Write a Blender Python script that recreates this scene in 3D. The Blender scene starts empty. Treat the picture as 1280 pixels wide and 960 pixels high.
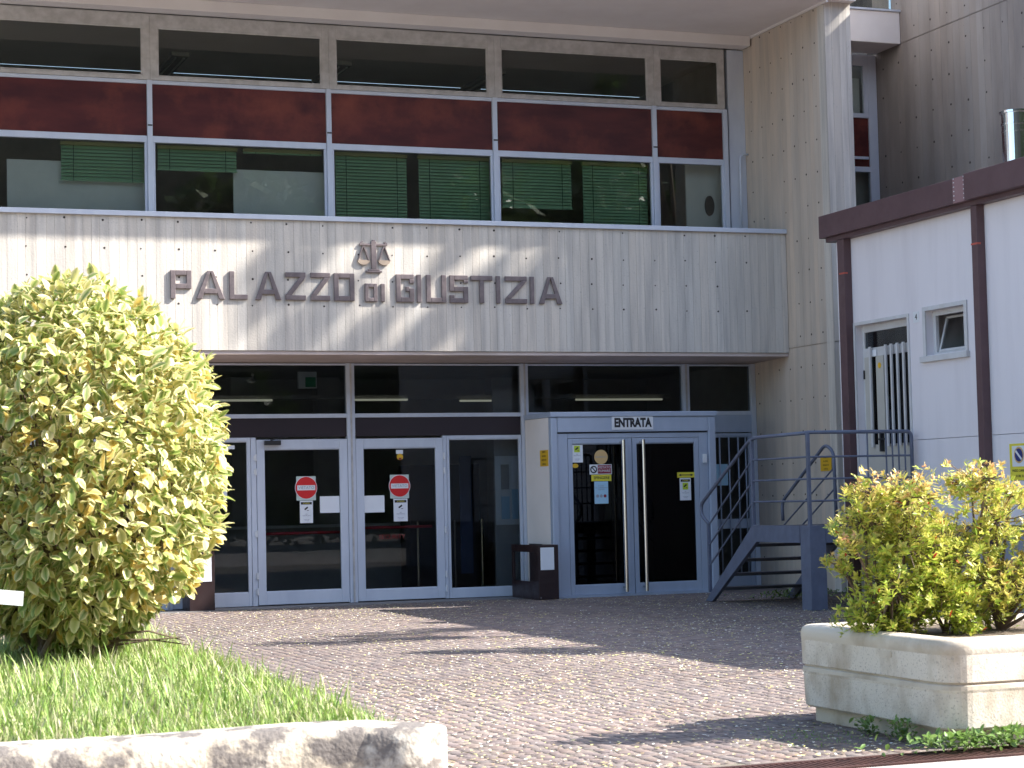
import bpy, bmesh, math, random
import numpy as np
from mathutils import Matrix, Vector, Euler
random.seed(7); rng = np.random.default_rng(11)
S = bpy.context.scene
col = S.collection
PI = math.pi

# ---------------------------------------------------------------- camera, sky, sun, exposure
cam_d = bpy.data.cameras.new('camera')
cam = bpy.data.objects.new('camera', cam_d); col.objects.link(cam)
right = Vector((0.93727, -0.34787, -0.02244)); up = Vector((0.00123, -0.06106, 0.99813)); fwd = Vector((0.34859, 0.93555, 0.05680))
m3 = Matrix((right, up, -fwd)).transposed()
cam.matrix_world = Matrix.Translation((0, 0, 1.36)) @ m3.to_4x4()
cam_d.sensor_width = 36.0; cam_d.lens = 71.1
cam_d.clip_start = 0.1; cam_d.clip_end = 3000
cam_d.dof.use_dof = True; cam_d.dof.focus_distance = 24.0; cam_d.dof.aperture_fstop = 9.0
S.camera = cam

SUN_TO = Vector((1.11, -0.43, 1.0)).normalized()       # towards the sun
elev = math.asin(SUN_TO.z); azim = math.atan2(SUN_TO.x, SUN_TO.y)   # from +Y, clockwise
w = bpy.data.worlds.new('World'); S.world = w; w.use_nodes = True
nt = w.node_tree; bg = nt.nodes['Background']
sky = nt.nodes.new('ShaderNodeTexSky'); sky.sky_type = 'NISHITA'; sky.sun_disc = False
sky.sun_elevation = elev; sky.sun_rotation = azim; sky.air_density = 1.0; sky.dust_density = 1.5; sky.ozone_density = 1.2
nt.links.new(sky.outputs[0], bg.inputs[0]); bg.inputs[1].default_value = 0.14
sd = bpy.data.lights.new('sun', 'SUN'); sd.energy = 5.0; sd.angle = math.radians(0.53); sd.color = (1.0, 0.96, 0.90)
so = bpy.data.objects.new('sun', sd); col.objects.link(so)
so.rotation_euler = SUN_TO.to_track_quat('Z', 'Y').to_euler(); so.location = (20, -5, 30)
S.view_settings.view_transform = 'Standard'; S.view_settings.look = 'None'
S.view_settings.exposure = 1.6; S.view_settings.gamma = 1.0
S.cycles.max_bounces = 8; S.cycles.transparent_max_bounces = 12

# ---------------------------------------------------------------- mesh helpers
class MB:
    def __init__(s): s.v = []; s.f = []
    def add(s, vs, fs):
        b = len(s.v); s.v += [tuple(p) for p in vs]; s.f += [tuple(b + i for i in f) for f in fs]; return s
    def box(s, x0, x1, y0, y1, z0, z1):
        vs = [(x, y, z) for z in (z0, z1) for y in (y0, y1) for x in (x0, x1)]
        return s.add(vs, [(0, 2, 3, 1), (4, 5, 7, 6), (0, 1, 5, 4), (2, 6, 7, 3), (0, 4, 6, 2), (1, 3, 7, 5)])
    def prism(s, pts, axis, a, b):
        # pts: polygon in the two other axes, extruded along axis from a to b
        def P(p, t):
            return {'X': (t, p[0], p[1]), 'Y': (p[0], t, p[1]), 'Z': (p[0], p[1], t)}[axis]
        n = len(pts)
        vs = [P(p, a) for p in pts] + [P(p, b) for p in pts]
        fs = [tuple(range(n))[::-1], tuple(range(n, 2 * n))] + [(i, (i + 1) % n, n + (i + 1) % n, n + i) for i in range(n)]
        return s.add(vs, fs)
    def tube(s, pts, r, n=8, r2=None, cap=True):
        pts = [Vector(p) for p in pts]; k = len(pts); vs = []; fs = []
        prev = None
        for i, p in enumerate(pts):
            t = (pts[min(i + 1, k - 1)] - pts[max(i - 1, 0)]).normalized()
            if prev is None:
                a = Vector((0, 0, 1)) if abs(t.z) < .9 else Vector((1, 0, 0))
                u = t.cross(a).normalized()
            else:
                u = (prev - t * prev.dot(t)).normalized()
            prev = u; v = t.cross(u)
            rr = r if r2 is None else r + (r2 - r) * i / max(k - 1, 1)
            for j in range(n):
                an = 2 * PI * j / n; vs.append(p + (u * math.cos(an) + v * math.sin(an)) * rr)
        for i in range(k - 1):
            for j in range(n):
                fs.append((i * n + j, i * n + (j + 1) % n, (i + 1) * n + (j + 1) % n, (i + 1) * n + j))
        if cap: fs += [tuple(range(n))[::-1], tuple(range((k - 1) * n, k * n))]
        return s.add(vs, fs)
    def disc(s, c, r, axis='Y', n=24, t=.004, rz=None):
        rz = rz or r
        pts = [(c[0] if axis != 'X' else c[1], c[2])] 
        q = [(pts[0][0] + r * math.cos(2 * PI * i / n), c[2] + rz * math.sin(2 * PI * i / n)) for i in range(n)]
        if axis == 'Y': return s.prism(q, 'Y', c[1] - t, c[1])
        return s.prism(q, 'X', c[0] - t, c[0])
def fix_normals(me):
    bm = bmesh.new(); bm.from_mesh(me); bmesh.ops.recalc_face_normals(bm, faces=bm.faces); bm.to_mesh(me); bm.free()
def build(name, mb, m=None, parent=None, bevel=0, smooth=False, kind=None, label=None):
    me = bpy.data.meshes.new(name); me.from_pydata(mb.v, [], mb.f); fix_normals(me)
    if m: me.materials.append(m)
    return link(name, me, parent, bevel, smooth, kind, label)
def link(name, me, parent=None, bevel=0, smooth=False, kind=None, label=None):
    o = bpy.data.objects.new(name, me); col.objects.link(o)
    if smooth:
        me.polygons.foreach_set('use_smooth', [True] * len(me.polygons))
    if parent: setp(o, parent)
    if bevel:
        b = o.modifiers.new('bevel', 'BEVEL'); b.width = bevel; b.segments = 2; b.limit_method = 'ANGLE'
    if kind: o['kind'] = kind
    if label: o['label'] = label
    return o
def world_loc(o):
    l = Vector(o.location)
    p = o.parent
    return l
def setp(o, parent):
    o.parent = parent
    if parent.type == 'EMPTY': o.matrix_parent_inverse = Matrix.Translation(-Vector(parent.location))
    else: o.matrix_parent_inverse = Matrix.Identity(4)
def thing(name, label, cat, loc, group=None):
    o = bpy.data.objects.new(name, None); col.objects.link(o); o.location = loc; o.empty_display_size = .1
    o['label'] = label; o['category'] = cat
    if group: o['group'] = group
    return o
def tag(o, label, cat, group=None):
    o['label'] = label; o['category'] = cat
    if group: o['group'] = group
    return o
# note: children of a mesh part are built in the same world coordinates (all part meshes keep their origin at the world origin,
# offset by the thing's inverse), so a mesh parent's own transform is identity for its children.

# ---------------------------------------------------------------- materials
def mat(name, c, rough=.6, metal=0, c2=None, nscale=3, stretch=(1, 1, 1), detail=6, bump=0, bscale=60, lo=.35, hi=.65,
        c3=None, n3=20, lo3=.6, hi3=.72, attr=None, spec=None, transl=0, rvar=0):
    m = bpy.data.materials.new(name); m.use_nodes = True; t = m.node_tree; N = t.nodes; L = t.links
    b = N['Principled BSDF']; b.inputs['Roughness'].default_value = rough; b.inputs['Metallic'].default_value = metal
    if spec is not None: b.inputs['Specular IOR Level'].default_value = spec
    geo = N.new('ShaderNodeNewGeometry')
    cur = None
    rgb = N.new('ShaderNodeRGB'); rgb.outputs[0].default_value = (*c, 1); cur = rgb.outputs[0]
    mp = N.new('ShaderNodeMapping'); mp.inputs['Scale'].default_value = stretch; L.new(geo.outputs['Position'], mp.inputs[0])
    def mix(a, bcol, fac, mode='MIX'):
        x = N.new('ShaderNodeMix'); x.data_type = 'RGBA'; x.blend_type = mode
        L.new(fac, x.inputs[0]) if not isinstance(fac, (int, float)) else setattr(x.inputs[0], 'default_value', fac)
        L.new(a, x.inputs[6])
        if isinstance(bcol, tuple): x.inputs[7].default_value = (*bcol, 1)
        else: L.new(bcol, x.inputs[7])
        return x.outputs[2]
    def noise(sc, lo, hi, mapped=True, det=6):
        n = N.new('ShaderNodeTexNoise'); n.inputs['Scale'].default_value = sc; n.inputs['Detail'].default_value = det
        n.inputs['Roughness'].default_value = .6
        L.new(mp.outputs[0] if mapped else geo.outputs['Position'], n.inputs['Vector'])
        r = N.new('ShaderNodeMapRange'); r.inputs[1].default_value = lo; r.inputs[2].default_value = hi
        L.new(n.outputs[0], r.inputs[0]); return r.outputs[0]
    if attr:
        a = N.new('ShaderNodeAttribute'); a.attribute_name = attr
        cur = mix(cur, a.outputs['Color'], 1.0, 'MULTIPLY')
    if c2: cur = mix(cur, c2 if not attr else c2, noise(nscale, lo, hi, det=detail))
    if c3: cur = mix(cur, c3, noise(n3, lo3, hi3, mapped=False))
    L.new(cur, b.inputs['Base Color'])
    if rvar:
        r = noise(8, .3, .7, mapped=False); mr = N.new('ShaderNodeMapRange'); mr.inputs[3].default_value = rough - rvar; mr.inputs[4].default_value = rough + rvar
        L.new(r, mr.inputs[0]); L.new(mr.outputs[0], b.inputs['Roughness'])
    if bump:
        n = N.new('ShaderNodeTexNoise'); n.inputs['Scale'].default_value = bscale; n.inputs['Detail'].default_value = 5
        L.new(geo.outputs['Position'], n.inputs['Vector'])
        bn = N.new('ShaderNodeBump'); bn.inputs['Strength'].default_value = bump; bn.inputs['Distance'].default_value = .01
        L.new(n.outputs[0], bn.inputs['Height']); L.new(bn.outputs[0], b.inputs['Normal'])
    if transl:
        tr = N.new('ShaderNodeBsdfTranslucent'); L.new(cur, tr.inputs[0]); mx = N.new('ShaderNodeMixShader'); mx.inputs[0].default_value = transl
        out = N['Material Output']; L.new(b.outputs[0], mx.inputs[1]); L.new(tr.outputs[0], mx.inputs[2]); L.new(mx.outputs[0], out.inputs[0])
    return m
def glass(name, tint, refl=1.0, rough=0.0):
    m = bpy.data.materials.new(name); m.use_nodes = True; t = m.node_tree; N = t.nodes; L = t.links
    N.remove(N['Principled BSDF'])
    tr = N.new('ShaderNodeBsdfTransparent'); tr.inputs[0].default_value = (*tint, 1)
    gl = N.new('ShaderNodeBsdfGlossy'); gl.inputs['Roughness'].default_value = rough
    fr = N.new('ShaderNodeFresnel'); fr.inputs[0].default_value = 1.6
    n = N.new('ShaderNodeTexNoise'); n.inputs['Scale'].default_value = .9; bn = N.new('ShaderNodeBump'); bn.inputs['Strength'].default_value = .015
    bn.inputs['Distance'].default_value = .05
    g = N.new('ShaderNodeNewGeometry'); L.new(g.outputs['Position'], n.inputs['Vector']); L.new(n.outputs[0], bn.inputs['Height'])
    L.new(bn.outputs[0], gl.inputs['Normal'])
    ml = N.new('ShaderNodeMath'); ml.operation = 'MULTIPLY'; ml.inputs[1].default_value = refl; L.new(fr.outputs[0], ml.inputs[0])
    mx = N.new('ShaderNodeMixShader'); L.new(ml.outputs[0], mx.inputs[0]); L.new(tr.outputs[0], mx.inputs[1]); L.new(gl.outputs[0], mx.inputs[2])
    L.new(mx.outputs[0], N['Material Output'].inputs[0]); return m
def emit(name, c, s):
    m = bpy.data.materials.new(name); m.use_nodes = True; b = m.node_tree.nodes['Principled BSDF']
    b.inputs['Base Color'].default_value = (*c, 1); b.inputs['Emission Color'].default_value = (*c, 1); b.inputs['Emission Strength'].default_value = s
    return m

M = {}
M['concrete'] = mat('board_marked_concrete', (.62, .57, .50), .9, attr='tint', c2=(.37, .345, .315), nscale=2.4, stretch=(4.5, 4.5, .28),
                    lo=.42, hi=.80, c3=(.33, .31, .29), n3=38, lo3=.62, hi3=.78, bump=.30, bscale=45)
M['concrete_pier'] = mat('pier_concrete', (.58, .49, .40), .9, attr='tint', c2=(.42, .365, .31), nscale=1.6, stretch=(2.5, 2.5, .3),
                    lo=.42, hi=.75, c3=(.20, .17, .14), n3=50, lo3=.66, hi3=.78, bump=.35, bscale=70)
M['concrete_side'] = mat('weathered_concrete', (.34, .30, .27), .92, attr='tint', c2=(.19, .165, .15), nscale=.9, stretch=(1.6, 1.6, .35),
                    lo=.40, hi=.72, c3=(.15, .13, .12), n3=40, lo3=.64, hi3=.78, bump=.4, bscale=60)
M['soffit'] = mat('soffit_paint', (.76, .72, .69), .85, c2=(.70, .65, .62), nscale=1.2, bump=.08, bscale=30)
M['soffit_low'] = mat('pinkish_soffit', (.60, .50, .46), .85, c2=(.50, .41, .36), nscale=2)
M['dark_hole'] = mat('tie_hole', (.045, .035, .03), .95)  # near-black colour stands for the shade inside the holes
M['alu'] = mat('grey_aluminium', (.60, .64, .71), .42, .1, c2=(.53, .57, .65), nscale=4, stretch=(1, 1, .3), rvar=.08, bump=.03)
M['alu_dirty'] = mat('dirty_aluminium', (.54, .52, .50), .6, .1, c2=(.40, .38, .36), nscale=7, c3=(.22, .20, .18), n3=30, lo3=.66, hi3=.8)
M['alu_vest'] = mat('vestibule_aluminium', (.44, .50, .60), .40, .2, c2=(.38, .44, .54), nscale=3, stretch=(1, 1, .3), rvar=.08)
M['red'] = mat('oxblood_panel', (.11, .027, .024), .27, 0, c2=(.06, .016, .017), nscale=1.5, stretch=(.7, 1, 2.5), c3=(.21, .055, .035), n3=1.1, lo3=.5, hi3=.75, bump=.05, bscale=4, spec=.3)  # brighter red patches paint cloudy sky reflections into the panel colour
M['darkpanel'] = mat('dark_transom_panel', (.018, .010, .016), .35)
M['glass_up'] = glass('window_glass', (.86, .88, .85), .8)
M['glass_low'] = glass('tinted_glass', (.66, .69, .71), .32)
M['glass_vest'] = glass('vestibule_glass', (.28, .27, .29), .6)
M['interior'] = mat('interior_wall', (.42, .41, .38), .9, c2=(.35, .34, .32))
M['interior_dark'] = mat('interior_dark', (.05, .045, .045), .9, c2=(.035, .03, .03))
M['interior_floor'] = mat('lobby_floor', (.12, .11, .105), .3, c2=(.09, .085, .08))
M['white_board'] = mat('partition_white', (.78, .80, .77), .7, c2=(.70, .72, .70))
M['blind'] = mat('green_blind', (.34, .56, .35), .5, c2=(.29, .49, .30), nscale=1.5)
M['blind_rail'] = mat('blind_rail', (.42, .43, .22), .5)
M['letter'] = mat('bronze_letter', (.22, .18, .18), .42, .35, c2=(.16, .13, .13), nscale=12, rvar=.08)
M['letter_pan'] = mat('scale_pan', (.42, .33, .25), .5, .4)
M['paper'] = mat('white_paper', (.78, .80, .82), .7, c2=(.72, .74, .77))
M['redsign'] = mat('sign_red', (.62, .015, .015), .45)
M['white_paint'] = mat('sign_white', (.72, .73, .74), .5)
M['black_ink'] = mat('black_ink', (.02, .02, .022), .6)
M['grey_ink'] = mat('grey_ink', (.30, .31, .36), .7)
M['yellow'] = mat('sign_yellow', (.72, .63, .05), .5)
M['ygreen'] = mat('sign_yellow_green', (.50, .62, .04), .5)
M['orange'] = mat('sign_amber', (.72, .42, .02), .5)
M['tan'] = mat('sign_tan', (.60, .40, .17), .6)
M['maroon'] = mat('sign_maroon', (.24, .01, .03), .5)
M['navy'] = mat('sign_navy', (.02, .03, .16), .5)
M['bluepaper'] = mat('blue_paper', (.36, .58, .72), .7)
M['green_exit'] = mat('exit_green', (.02, .25, .10), .5)
M['beige'] = mat('vestibule_beige', (.80, .74, .69), .7, c2=(.76, .70, .65), nscale=2, bump=.05)
M['brownbox'] = mat('dark_brown_metal', (.030, .015, .015), .4, c2=(.022, .011, .012), nscale=5, rvar=.1)
M['blackmetal'] = mat('black_metal', (.02, .02, .022), .4)
M['steel'] = mat('bright_steel', (.62, .60, .58), .22, 1.0)
M['chrome'] = mat('polished_flue_steel', (.70, .71, .73), .12, 1.0)
M['bar_red'] = mat('push_bar_red', (.42, .02, .03), .4)
M['stair'] = mat('slate_blue_paint', (.13, .15, .21), .45, c2=(.105, .12, .17), nscale=6, c3=(.16, .15, .16), n3=30, lo3=.68, hi3=.8, rvar=.1)
M['stair_tread'] = mat('stair_tread', (.07, .07, .085), .6)
M['annex'] = mat('annex_panel', (.76, .72, .735), .7, c2=(.68, .64, .655), nscale=2.0, stretch=(1, 2.2, .22), lo=.45, hi=.8, c3=(.66, .62, .63), n3=3, lo3=.66, hi3=.9, bump=.05, bscale=25)
M['annex_brown'] = mat('annex_brown_metal', (.115, .065, .070), .45, c2=(.095, .052, .056), nscale=3, rvar=.1)
M['annex_patch'] = mat('annex_pink_patch', (.26, .15, .155), .55)
M['annex_frame'] = mat('annex_white_frame', (.62, .62, .62), .5, c2=(.55, .54, .53), nscale=6)
M['annex_door'] = mat('annex_door_beige', (.50, .48, .42), .5, c2=(.45, .43, .38))
M['plinth'] = mat('annex_plinth', (.30, .30, .34), .8)
M['setts'] = mat('porphyry_setts', (.66, .645, .64), .75, attr='tint', c2=(.195, .158, .145), nscale=.6, lo=.42, hi=.85, c3=(.31, .27, .235), n3=26, lo3=.58, hi3=.70, bump=.3, bscale=60)
M['joint'] = mat('sandy_joint', (.165, .135, .118), .95, c2=(.155, .14, .10), nscale=2.5, lo=.5, hi=.7, bump=.6, bscale=80)
M['asphalt'] = mat('forecourt_paving', (.30, .28, .265), .9, c2=(.25, .235, .22), nscale=2, bump=.5, bscale=100)
M['threshold'] = mat('threshold_stone', (.20, .19, .185), .7, c2=(.16, .15, .145), nscale=4, bump=.2)
M['palestone'] = mat('pale_paving', (.40, .36, .33), .8, c2=(.34, .29, .27), nscale=3, c3=(.24, .2, .18), n3=60, lo3=.62, hi3=.75, bump=.3)
M['rust'] = mat('rusty_grate', (.085, .035, .028), .6, .4, c2=(.05, .022, .02), nscale=12)
M['limestone'] = mat('limestone', (.50, .43, .33), .85, c2=(.58, .53, .45), nscale=4, lo=.45, hi=.6, c3=(.155, .135, .12), n3=6.5, lo3=.44, hi3=.56, bump=.8, bscale=45)
M['planter'] = mat('exposed_aggregate', (.66, .605, .52), .85, c2=(.36, .28, .19), nscale=3.2, stretch=(1.2, 1.2, .8), lo=.45, hi=.74,
                   c3=(.36, .32, .27), n3=80, lo3=.56, hi3=.66, bump=.25, bscale=85)
M['planter_rim'] = mat('smooth_planter_rim', (.57, .51, .42), .85, c2=(.34, .27, .19), nscale=2.6, lo=.46, hi=.74, bump=.3, bscale=50)
M['soil'] = mat('soil', (.09, .065, .045), .95, c2=(.16, .12, .08), nscale=9, bump=1, bscale=60)
M['turf'] = mat('turf_soil', (.10, .13, .035), .95, c2=(.09, .07, .045), nscale=6, bump=1, bscale=60)
M['bark'] = mat('bark', (.17, .12, .085), .9, c2=(.10, .07, .05), nscale=20, bump=.5)
M['leaf'] = mat('leaf', (1, 1, 1), .42, attr='tint', transl=.32)
M['grass'] = mat('grass_blade', (1, 1, 1), .5, attr='tint', transl=.3)
M['petal'] = mat('petal', (1, 1, 1), .8, attr='tint')
M['tube'] = emit('fluorescent_tube', (1.0, .96, .72), .13)
M['unlit_tube'] = mat('unlit_tube', (.7, .7, .68), .4)

# ---------------------------------------------------------------- numpy mesh with a colour attribute
def np_mesh(name, V, F, C=None, m=None, smooth=False):
    """V (n,3); F (k,4) or (k,3) ints; C (n,3) point colours"""
    me = bpy.data.meshes.new(name); V = np.asarray(V, np.float32); F = np.asarray(F, np.int32)
    k, c = F.shape
    me.vertices.add(len(V)); me.vertices.foreach_set('co', V.ravel())
    me.loops.add(k * c); me.loops.foreach_set('vertex_index', F.ravel())
    me.polygons.add(k); me.polygons.foreach_set('loop_start', np.arange(0, k * c, c, dtype=np.int32))
    if smooth: me.polygons.foreach_set('use_smooth', np.ones(k, bool))
    me.update(calc_edges=True)
    if C is not None:
        a = me.color_attributes.new('tint', 'FLOAT_COLOR', 'POINT')
        a.data.foreach_set('color', np.c_[C, np.ones(len(C))].astype(np.float32).ravel())
    if m: me.materials.append(m)
    return me

# ---------------------------------------------------------------- board-marked concrete face
def board_wall(name, u0, u1, v0, v1, face, depth_sign, m, parent, axis, other, bw=.115, thick=.3, seed=0, lines=()):
    """Vertical boards printed into concrete: every board has its own slight depth, with a recessed joint between boards.
    axis 'X': runs along X, faces -Y at y=face. axis 'Y': runs along Y, faces -X at x=face. Body 'thick' behind."""
    r = random.Random(seed); V = []; F = []; C = []
    def pt(u, d, v): return (u, face + d, v) if axis == 'X' else (face + d, u, v)
    def quad(a, b, c, e, t):
        i = len(V); V.extend([a, b, c, e]); F.append((i, i + 1, i + 2, i + 3)); C.extend([t] * 4)
    u = u0
    while u < u1 - 1e-4:
        e = min(u1, u + bw * r.uniform(.85, 1.15))
        if u1 - e < .04: e = u1
        d = r.uniform(0, .0022); g = .0018
        t = r.uniform(.90, 1.05); wr = r.uniform(-.02, .02); tc = (t * (1 + wr), t, t * (1 - wr))
        dk = (t * .84, t * .82, t * .80)
        segs = sorted([v0, v1] + [l for l in lines if v0 < l < v1])
        for a, b in zip(segs[:-1], segs[1:]):
            aa = a + (.006 if a != v0 else 0); bb = b - (.006 if b != v1 else 0)
            quad(pt(u + g, d, aa), pt(e - g, d, aa), pt(e - g, d, bb), pt(u + g, d, bb), tc)
            if b != v1:
                quad(pt(u, .014, b - .006), pt(e, .014, b - .006), pt(e, .014, b + .006), pt(u, .014, b + .006), dk)
        quad(pt(e - g, d, v0), pt(e, .005, v0), pt(e, .005, v1), pt(e - g, d, v1), dk)
        quad(pt(u, .005, v0), pt(u + g, d, v0), pt(u + g, d, v1), pt(u, .005, v1), dk)
        u = e
    # body
    one = (1, 1, 1); b0 = .012; b1 = thick
    quad(pt(u0, b0, v1), pt(u1, b0, v1), pt(u1, b1, v1), pt(u0, b1, v1), one)
    quad(pt(u0, b0, v0), pt(u1, b0, v0), pt(u1, b1, v0), pt(u0, b1, v0), one)
    quad(pt(u0, b1, v0), pt(u1, b1, v0), pt(u1, b1, v1), pt(u0, b1, v1), one)
    quad(pt(u0, b0, v0), pt(u0, b0, v1), pt(u0, b1, v1), pt(u0, b1, v0), one)
    quad(pt(u1, b0, v0), pt(u1, b0, v1), pt(u1, b1, v1), pt(u1, b1, v0), one)
    me = np_mesh(name, V, F, C, m)
    return link(name, me, parent)
def tie_holes(name, pts, axis, parent, r=.013):
    """small round formwork tie holes: solid plugs, the shade inside put into a near-black colour"""
    mb = MB()
    for p in pts:
        rr = r * random.uniform(.75, 1.2)
        if axis == 'X': q = [(p[0] + rr * math.cos(a * PI / 4), p[2] + rr * math.sin(a * PI / 4)) for a in range(8)]; mb.prism(q, 'Y', p[1] - .0015, p[1] + .02)
        else: q = [(p[1] + rr * math.cos(a * PI / 4), p[2] + rr * math.sin(a * PI / 4)) for a in range(8)]; mb.prism(q, 'X', p[0] - .0015, p[0] + .02)
    return build(name, mb, M['dark_hole'], parent, kind='stuff')

def text(body, size, origin, parent, m, facing='-Y', ext=.001, align='CENTER', name='lettering', bold=0, sx=1, rot=0):
    cu = bpy.data.curves.new('t', 'FONT'); cu.body = body; cu.size = size; cu.extrude = ext; cu.align_x = align; cu.align_y = 'CENTER'
    cu.offset = bold; cu.resolution_u = 2
    tmp = bpy.data.objects.new('t', cu); me = bpy.data.meshes.new_from_object(tmp)
    bpy.data.objects.remove(tmp); bpy.data.curves.remove(cu)
    me.materials.clear(); me.materials.append(m)
    R = Matrix(((sx, 0, 0), (0, 0, -1), (0, 1, 0))) if facing == '-Y' else Matrix(((0, 0, -1), (-sx, 0, 0), (0, 1, 0)))
    R = R @ Matrix.Rotation(rot, 3, 'Z')
    me.transform(Matrix.Translation(origin) @ R.to_4x4()); me.name = name
    return link(name, me, parent)

# ================================================================= SETTING
g = MB().box(-400, 400, -300, 500, -1, -.03)
ground = build('ground', g, M['asphalt'], kind='structure')
pv = MB(); pv.add([(-6, 9.2, -.0032), (13.7, 9.2, -.0032), (13.7, 26.9, -.0032), (-6, 26.9, -.0032)], [(0, 1, 2, 3)])
paving = build('courtyard_paving', pv, M['joint'], kind='structure')
near = MB().box(-6, 13.7, -8, 8.86, -.03, -.004)
build('pavement', near, M['palestone'], kind='structure')

# porphyry setts laid in segmental arcs
def sett_arrays():
    P = []; s = .088; Wd = 1.25; r = random.Random(3)
    nx = int(Wd / s)
    for strip in range(-2, 12):
        x0 = strip * Wd
        for row in range(-6, 215):
            for k in range(nx):
                u = (k + .5) / nx
                x = x0 + u * Wd; y = 9.2 + row * s + .36 * (1 - (2 * u - 1) ** 2)
                if y < 9.28 or y > 25.95 or x > 13.6 or x < 0: continue
                if x < 2.75 and y < 13: continue
                if x < (y - 9) * .16 - .6: continue
                P.append((x + r.uniform(-.012, .012), y + r.uniform(-.010, .010), r.uniform(-.35, .35) * .5 + math.atan(-(2 * u - 1) * 1.1) * -.5))
    return np.array(P)
SP = sett_arrays(); ns = len(SP)
sett_cols = np.array([(.215, .16, .14), (.18, .14, .135), (.235, .17, .14), (.19, .16, .15), (.25, .20, .17), (.165, .13, .125), (.27, .215, .185)])
def sett_geo(P, rg):
    n = len(P); a = np.array([[-1, -1], [1, -1], [1, 1], [-1, 1]], float)
    hw = (.0435 + rg.uniform(-.008, .004, (n, 1))); hd = (.0425 + rg.uniform(-.006, .003, (n, 1)))
    jit = rg.uniform(-.005, .005, (n, 4, 2))
    base = a[None] * np.stack([hw, hd], -1) + jit
    top = base * .94
    c, s = np.cos(P[:, 2])[:, None], np.sin(P[:, 2])[:, None]
    def rot(q): return np.stack([q[..., 0] * c - q[..., 1] * s, q[..., 0] * s + q[..., 1] * c], -1)
    zt = rg.uniform(-.001, .0008, (n, 1)) + rg.uniform(-.0006, .0006, (n, 4))
    lo = np.concatenate([rot(base) + P[:, None, :2], np.full((n, 4, 1), -.03)], -1)
    mi = np.concatenate([rot(base) + P[:, None, :2], (zt - .0025)[..., None]], -1)
    hi = np.concatenate([rot(top) + P[:, None, :2], zt[..., None]], -1)
    V = np.concatenate([mi, hi, lo], 1)            # 12 verts
    f = []
    for i in range(4):
        j = (i + 1) % 4; f += [(8 + i, 8 + j, j, i), (i, j, 4 + j, 4 + i)]
    f.append((4, 5, 6, 7)); f = np.array(f)
    F = (f[None] + (np.arange(n) * 12)[:, None, None]).reshape(-1, 4)
    return V, F
V, F = sett_geo(SP, rng)
ci = rng.integers(0, len(sett_cols), ns); cc = sett_cols[ci] * rng.uniform(.8, 1.3, (ns, 1))
worn = 1 + .35 * np.clip(np.sin(SP[:, 0] * .9 + 1) * np.cos(SP[:, 1] * .33), -.3, 1)
cc = cc * worn[:, None]
# the 300 that show largest: nearest ones inside the frame
def cam_px(p):
    d = Vector(p) - Vector((0, 0, 1.36)); z = d.dot(fwd)
    return (512 + 2022.4 * d.dot(right) / z, 384 - 2022.4 * d.dot(up) / z, z)
vis = []
for i, p in enumerate(SP):
    if p[1] > 11: continue
    q = cam_px((p[0], p[1], 0))
    if 455 < q[0] < 1020 and q[1] < 770 and not (p[0] > 5.8 and p[1] > 9.2): vis.append((q[2], i))
vis.sort(); pick = [i for _, i in vis[:300]]; keep = np.ones(ns, bool); keep[pick] = False
kk = np.where(keep)[0]
Vk = V[kk].reshape(-1, 3); Fk = F.reshape(ns, 9, 4)[0][None] + (np.arange(len(kk)) * 12)[:, None, None]
me = np_mesh('cobblestones', Vk, Fk.reshape(-1, 4), np.repeat(cc[kk], 12, 0), M['setts'])
link('cobblestones', me, paving, kind='stuff')
protos = []
for t in range(12):
    i = pick[t]; P0 = np.array([[0, 0, 0.]])
    v1, f1 = sett_geo(P0, rng)
    protos.append(np_mesh('cobblestone', v1.reshape(-1, 3), f1, np.repeat((sett_cols[t % 7] * rng.uniform(.9, 1.2))[None], 12, 0), M['setts']))
for n_, i in enumerate(pick):
    o = bpy.data.objects.new('cobblestone', protos[n_ % 12]); col.objects.link(o); o.parent = paving
    o.location = (SP[i, 0], SP[i, 1], 0); o.rotation_euler = (0, 0, SP[i, 2] + (n_ % 4) * PI / 2)

th = MB().box(-6, 13.7, 26.02, 26.62, -.02, .004)
build('threshold_strip', th, M['threshold'], paving)

# drain channel with grate in front of the planter
dr = thing('drain_grate', 'rusty brown slotted drain grate running in front of the concrete planter', 'drain', (6, 9.04, 0))
b = MB().box(3.2, 9.5, 8.88, 8.92, -.03, .003).box(3.2, 9.5, 9.16, 9.20, -.03, .003)
build('grate_frame', b, M['rust'], dr)
b = MB()
x = 3.22
while x < 9.48:
    b.box(x, x + .018, 8.92, 9.16, -.02, 0.0); x += .034
build('slats', b, M['rust'], dr, kind='stuff')
build('channel_bed', MB().box(3.2, 9.5, 8.92, 9.16, -.029, -.024), M['soil'], dr)

# fallen petals, seeds and yellow dust
n = 42000
px = rng.uniform(2.6, 12.5, n); py = 9.3 + (rng.uniform(0, 1, n) ** 1.4) * 16.5
dens = .5 + .5 * np.sin(px * 1.3 + 2) * np.cos(py * .8 + px * .4)
kp = (rng.uniform(0, 1, n) < .25 + .75 * dens); px = px[kp]; py = py[kp]; n = len(px)
sz = rng.uniform(.004, .013, n); an = rng.uniform(0, PI, n)
q = np.array([(-1, -.6), (1, -.6), (1, .6), (-1, .6)])
c, s_ = np.cos(an)[:, None], np.sin(an)[:, None]
xx = (q[None, :, 0] * c - q[None, :, 1] * s_) * sz[:, None] + px[:, None]; yy = (q[None, :, 0] * s_ + q[None, :, 1] * c) * sz[:, None] + py[:, None]
zz = .006 + rng.uniform(0, .006, (n, 4))
pc = np.array([(.72, .70, .62), (.62, .58, .20), (.50, .46, .22), (.30, .22, .12), (.66, .60, .40)])[rng.integers(0, 5, n)]
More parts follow.
